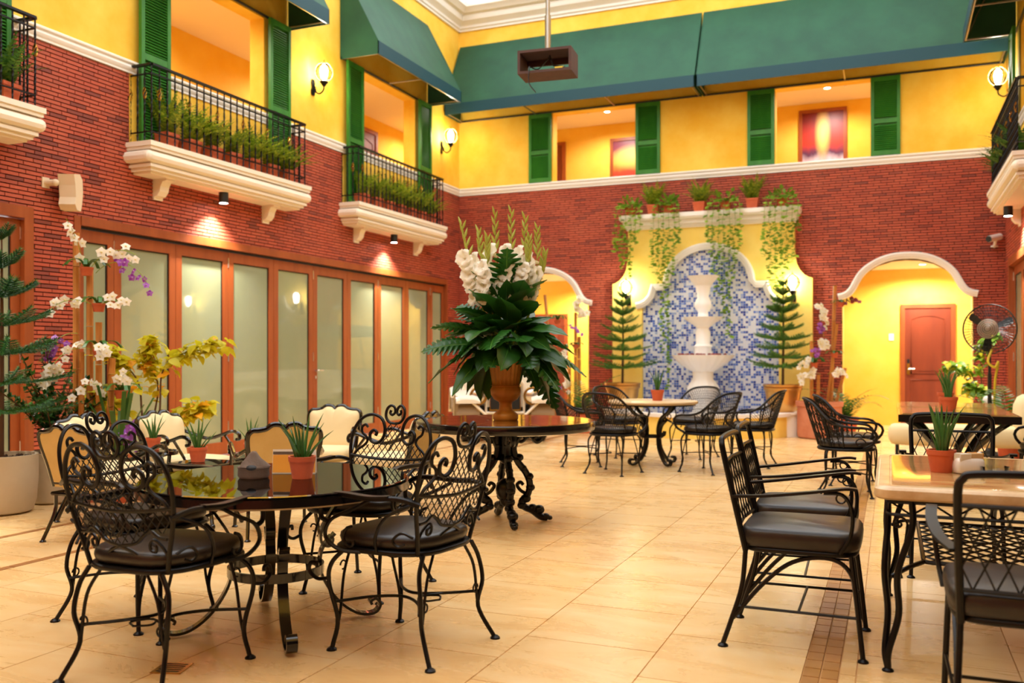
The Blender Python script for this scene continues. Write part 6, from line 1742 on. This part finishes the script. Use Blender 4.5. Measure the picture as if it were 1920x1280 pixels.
m_ = MB(); vs = [(x, -.12, z) for x, z in hood]+[(x*1.25, .9, z+.06) for x, z in hood]; m_.add(vs, [(i, i+1, 8+i, 7+i) for i in range(6)]+[tuple(reversed(range(7))), tuple(range(7, 14))]); m_.build('hood', 'car_white', o, ang=30)
sh_ = [(-.27, .42), (-.27, .82), (-.17, .93), (.17, .93), (.27, .82), (.27, .42)]
m_ = MB(); m_.tube([(x, -.15, z) for x, z in sh_], .028, 6, closed=True); m_.build('radiator_shell', 'car_white', o)
m_ = MB(); m_.tube([(x, -.175, z) for x, z in ((-.215, .46), (-.215, .8), (.215, .8), (.215, .46))], .014, 5, closed=True); m_.build('grille_frame', 'brass', o)
MB().box(-.21, .21, -.17, -.13, .46, .8).build('grille', 'black', o, smooth=False)
for s_ in (-1, 1):
    m_ = MB(); m_.lathe([(.03, -.12), (.09, -.06), (.115, 0), (.12, .02)], 24, cap=False); m_.build('headlamp', 'plastic_black', o, loc=(s_*.38, -.2, .66), rot=(PI/2, 0, 0))
    m_ = MB(); m_.tube([(.115*math.cos(t), .115*math.sin(t), .02) for t in np.linspace(0, 2*PI, 29)[:-1]], .014, 6, closed=True); m_.build('headlamp_ring', 'brass', o, loc=(s_*.38, -.2, .66), rot=(PI/2, 0, 0))
    m_ = MB(); m_.lathe([(.1, .012), (.07, .028), (0, .035)], 24, cap=False); m_.build('headlamp_lens', 'chrome', o, loc=(s_*.38, -.2, .66), rot=(PI/2, 0, 0))
    m_ = MB(); m_.tube([(s_*.56, -.24, .66), (s_*.26, -.26, .38)], .02, 6); m_.build('dumb_iron', 'car_white', o)
    m_ = MB(); m_.box(s_*.62-.06, s_*.62+.06, .55, 1.45, .3, .33); m_.build('running_board', 'rubber', o, smooth=False)
    m_ = MB(); m_.tube([(s_*.5, .95, .98), (s_*.5, 1.0, 1.62)], .016, 6); m_.tube([(s_*.5, 2.2, .95), (s_*.5, 2.1, 1.62)], .016, 6); m_.build('roof_post', 'brass', o)
m_ = MB()
for s_ in (-1, 1): m_.hexa([(s_*.38 if s_ > 0 else -.52, .9, .5), (.52 if s_ > 0 else -.38, .9, .5), (.52 if s_ > 0 else -.38, 2.45, .5), (s_*.38 if s_ > 0 else -.52, 2.45, .5), (s_*.45 if s_ > 0 else -.52, .9, 1.0), (.52 if s_ > 0 else -.45, .9, 1.0), (.52 if s_ > 0 else -.45, 2.5, .98), (s_*.45 if s_ > 0 else -.52, 2.5, .98)])
m_.box(-.52, .52, 2.4, 2.5, .5, 1.0); m_.box(-.5, .5, .88, .93, .5, 1.0); m_.build('body_tub', 'car_white', o, smooth=False)
m_ = MB(); m_.cushion(.86, .3, .6, .8, .04, 5, c=(0, 1.5)); m_.cushion(.86, .14, .75, 1.15, .04, 5, c=(0, 1.68)); m_.build('seat', 'red_leather', o)
m_ = MB(); m_.tube([(-.48, .95, 1.0), (-.48, .99, 1.5), (.48, .99, 1.5), (.48, .95, 1.0)], .014, 6, closed=True); m_.build('windscreen_frame', 'brass', o)
MB().box(-.47, .47, .965, .972, 1.0, 1.5).build('windscreen', 'bowl_glass', o, smooth=False)
m_ = MB(); roof = [(-.56, 1.55), (-.56, 1.64), (-.4, 1.74), (0, 1.78), (.4, 1.74), (.56, 1.64), (.56, 1.55), (.5, 1.6), (0, 1.72), (-.5, 1.6)]
m_.prism(roof, lambda x, z: (x, .75, z-.03), lambda x, z: (x, 2.45, z)); m_.build('canvas_roof', 'canvas_grey', o, smooth=False)
m_ = MB(); m_.tube([(-.5, 1.05, 1.0), (-.2, 1.3, 1.05)], .01, 5); m_.tube([(-.2+.17*math.cos(t), 1.3+.05*math.sin(t), 1.07+.16*math.sin(t)) for t in np.linspace(0, 2*PI, 25)[:-1]], .012, 5, closed=True); m_.build('steering_wheel', 'wood_red', o)

# ---- brass floor drain
o = thing('floor_drain', 'small square brass floor drain under the nearest heart-back chair', 'drain', (-2.56, 2.735, .0006), .3)
m_ = MB(); m_.box(-.06, .06, -.06, .06, 0, .003); m_.build('plate', 'brass', o, smooth=False)
for k in range(5): MB().box(-.045, .045, -.042+k*.02, -.034+k*.02, .0028, .0036).build('slot', 'black', o, smooth=False)
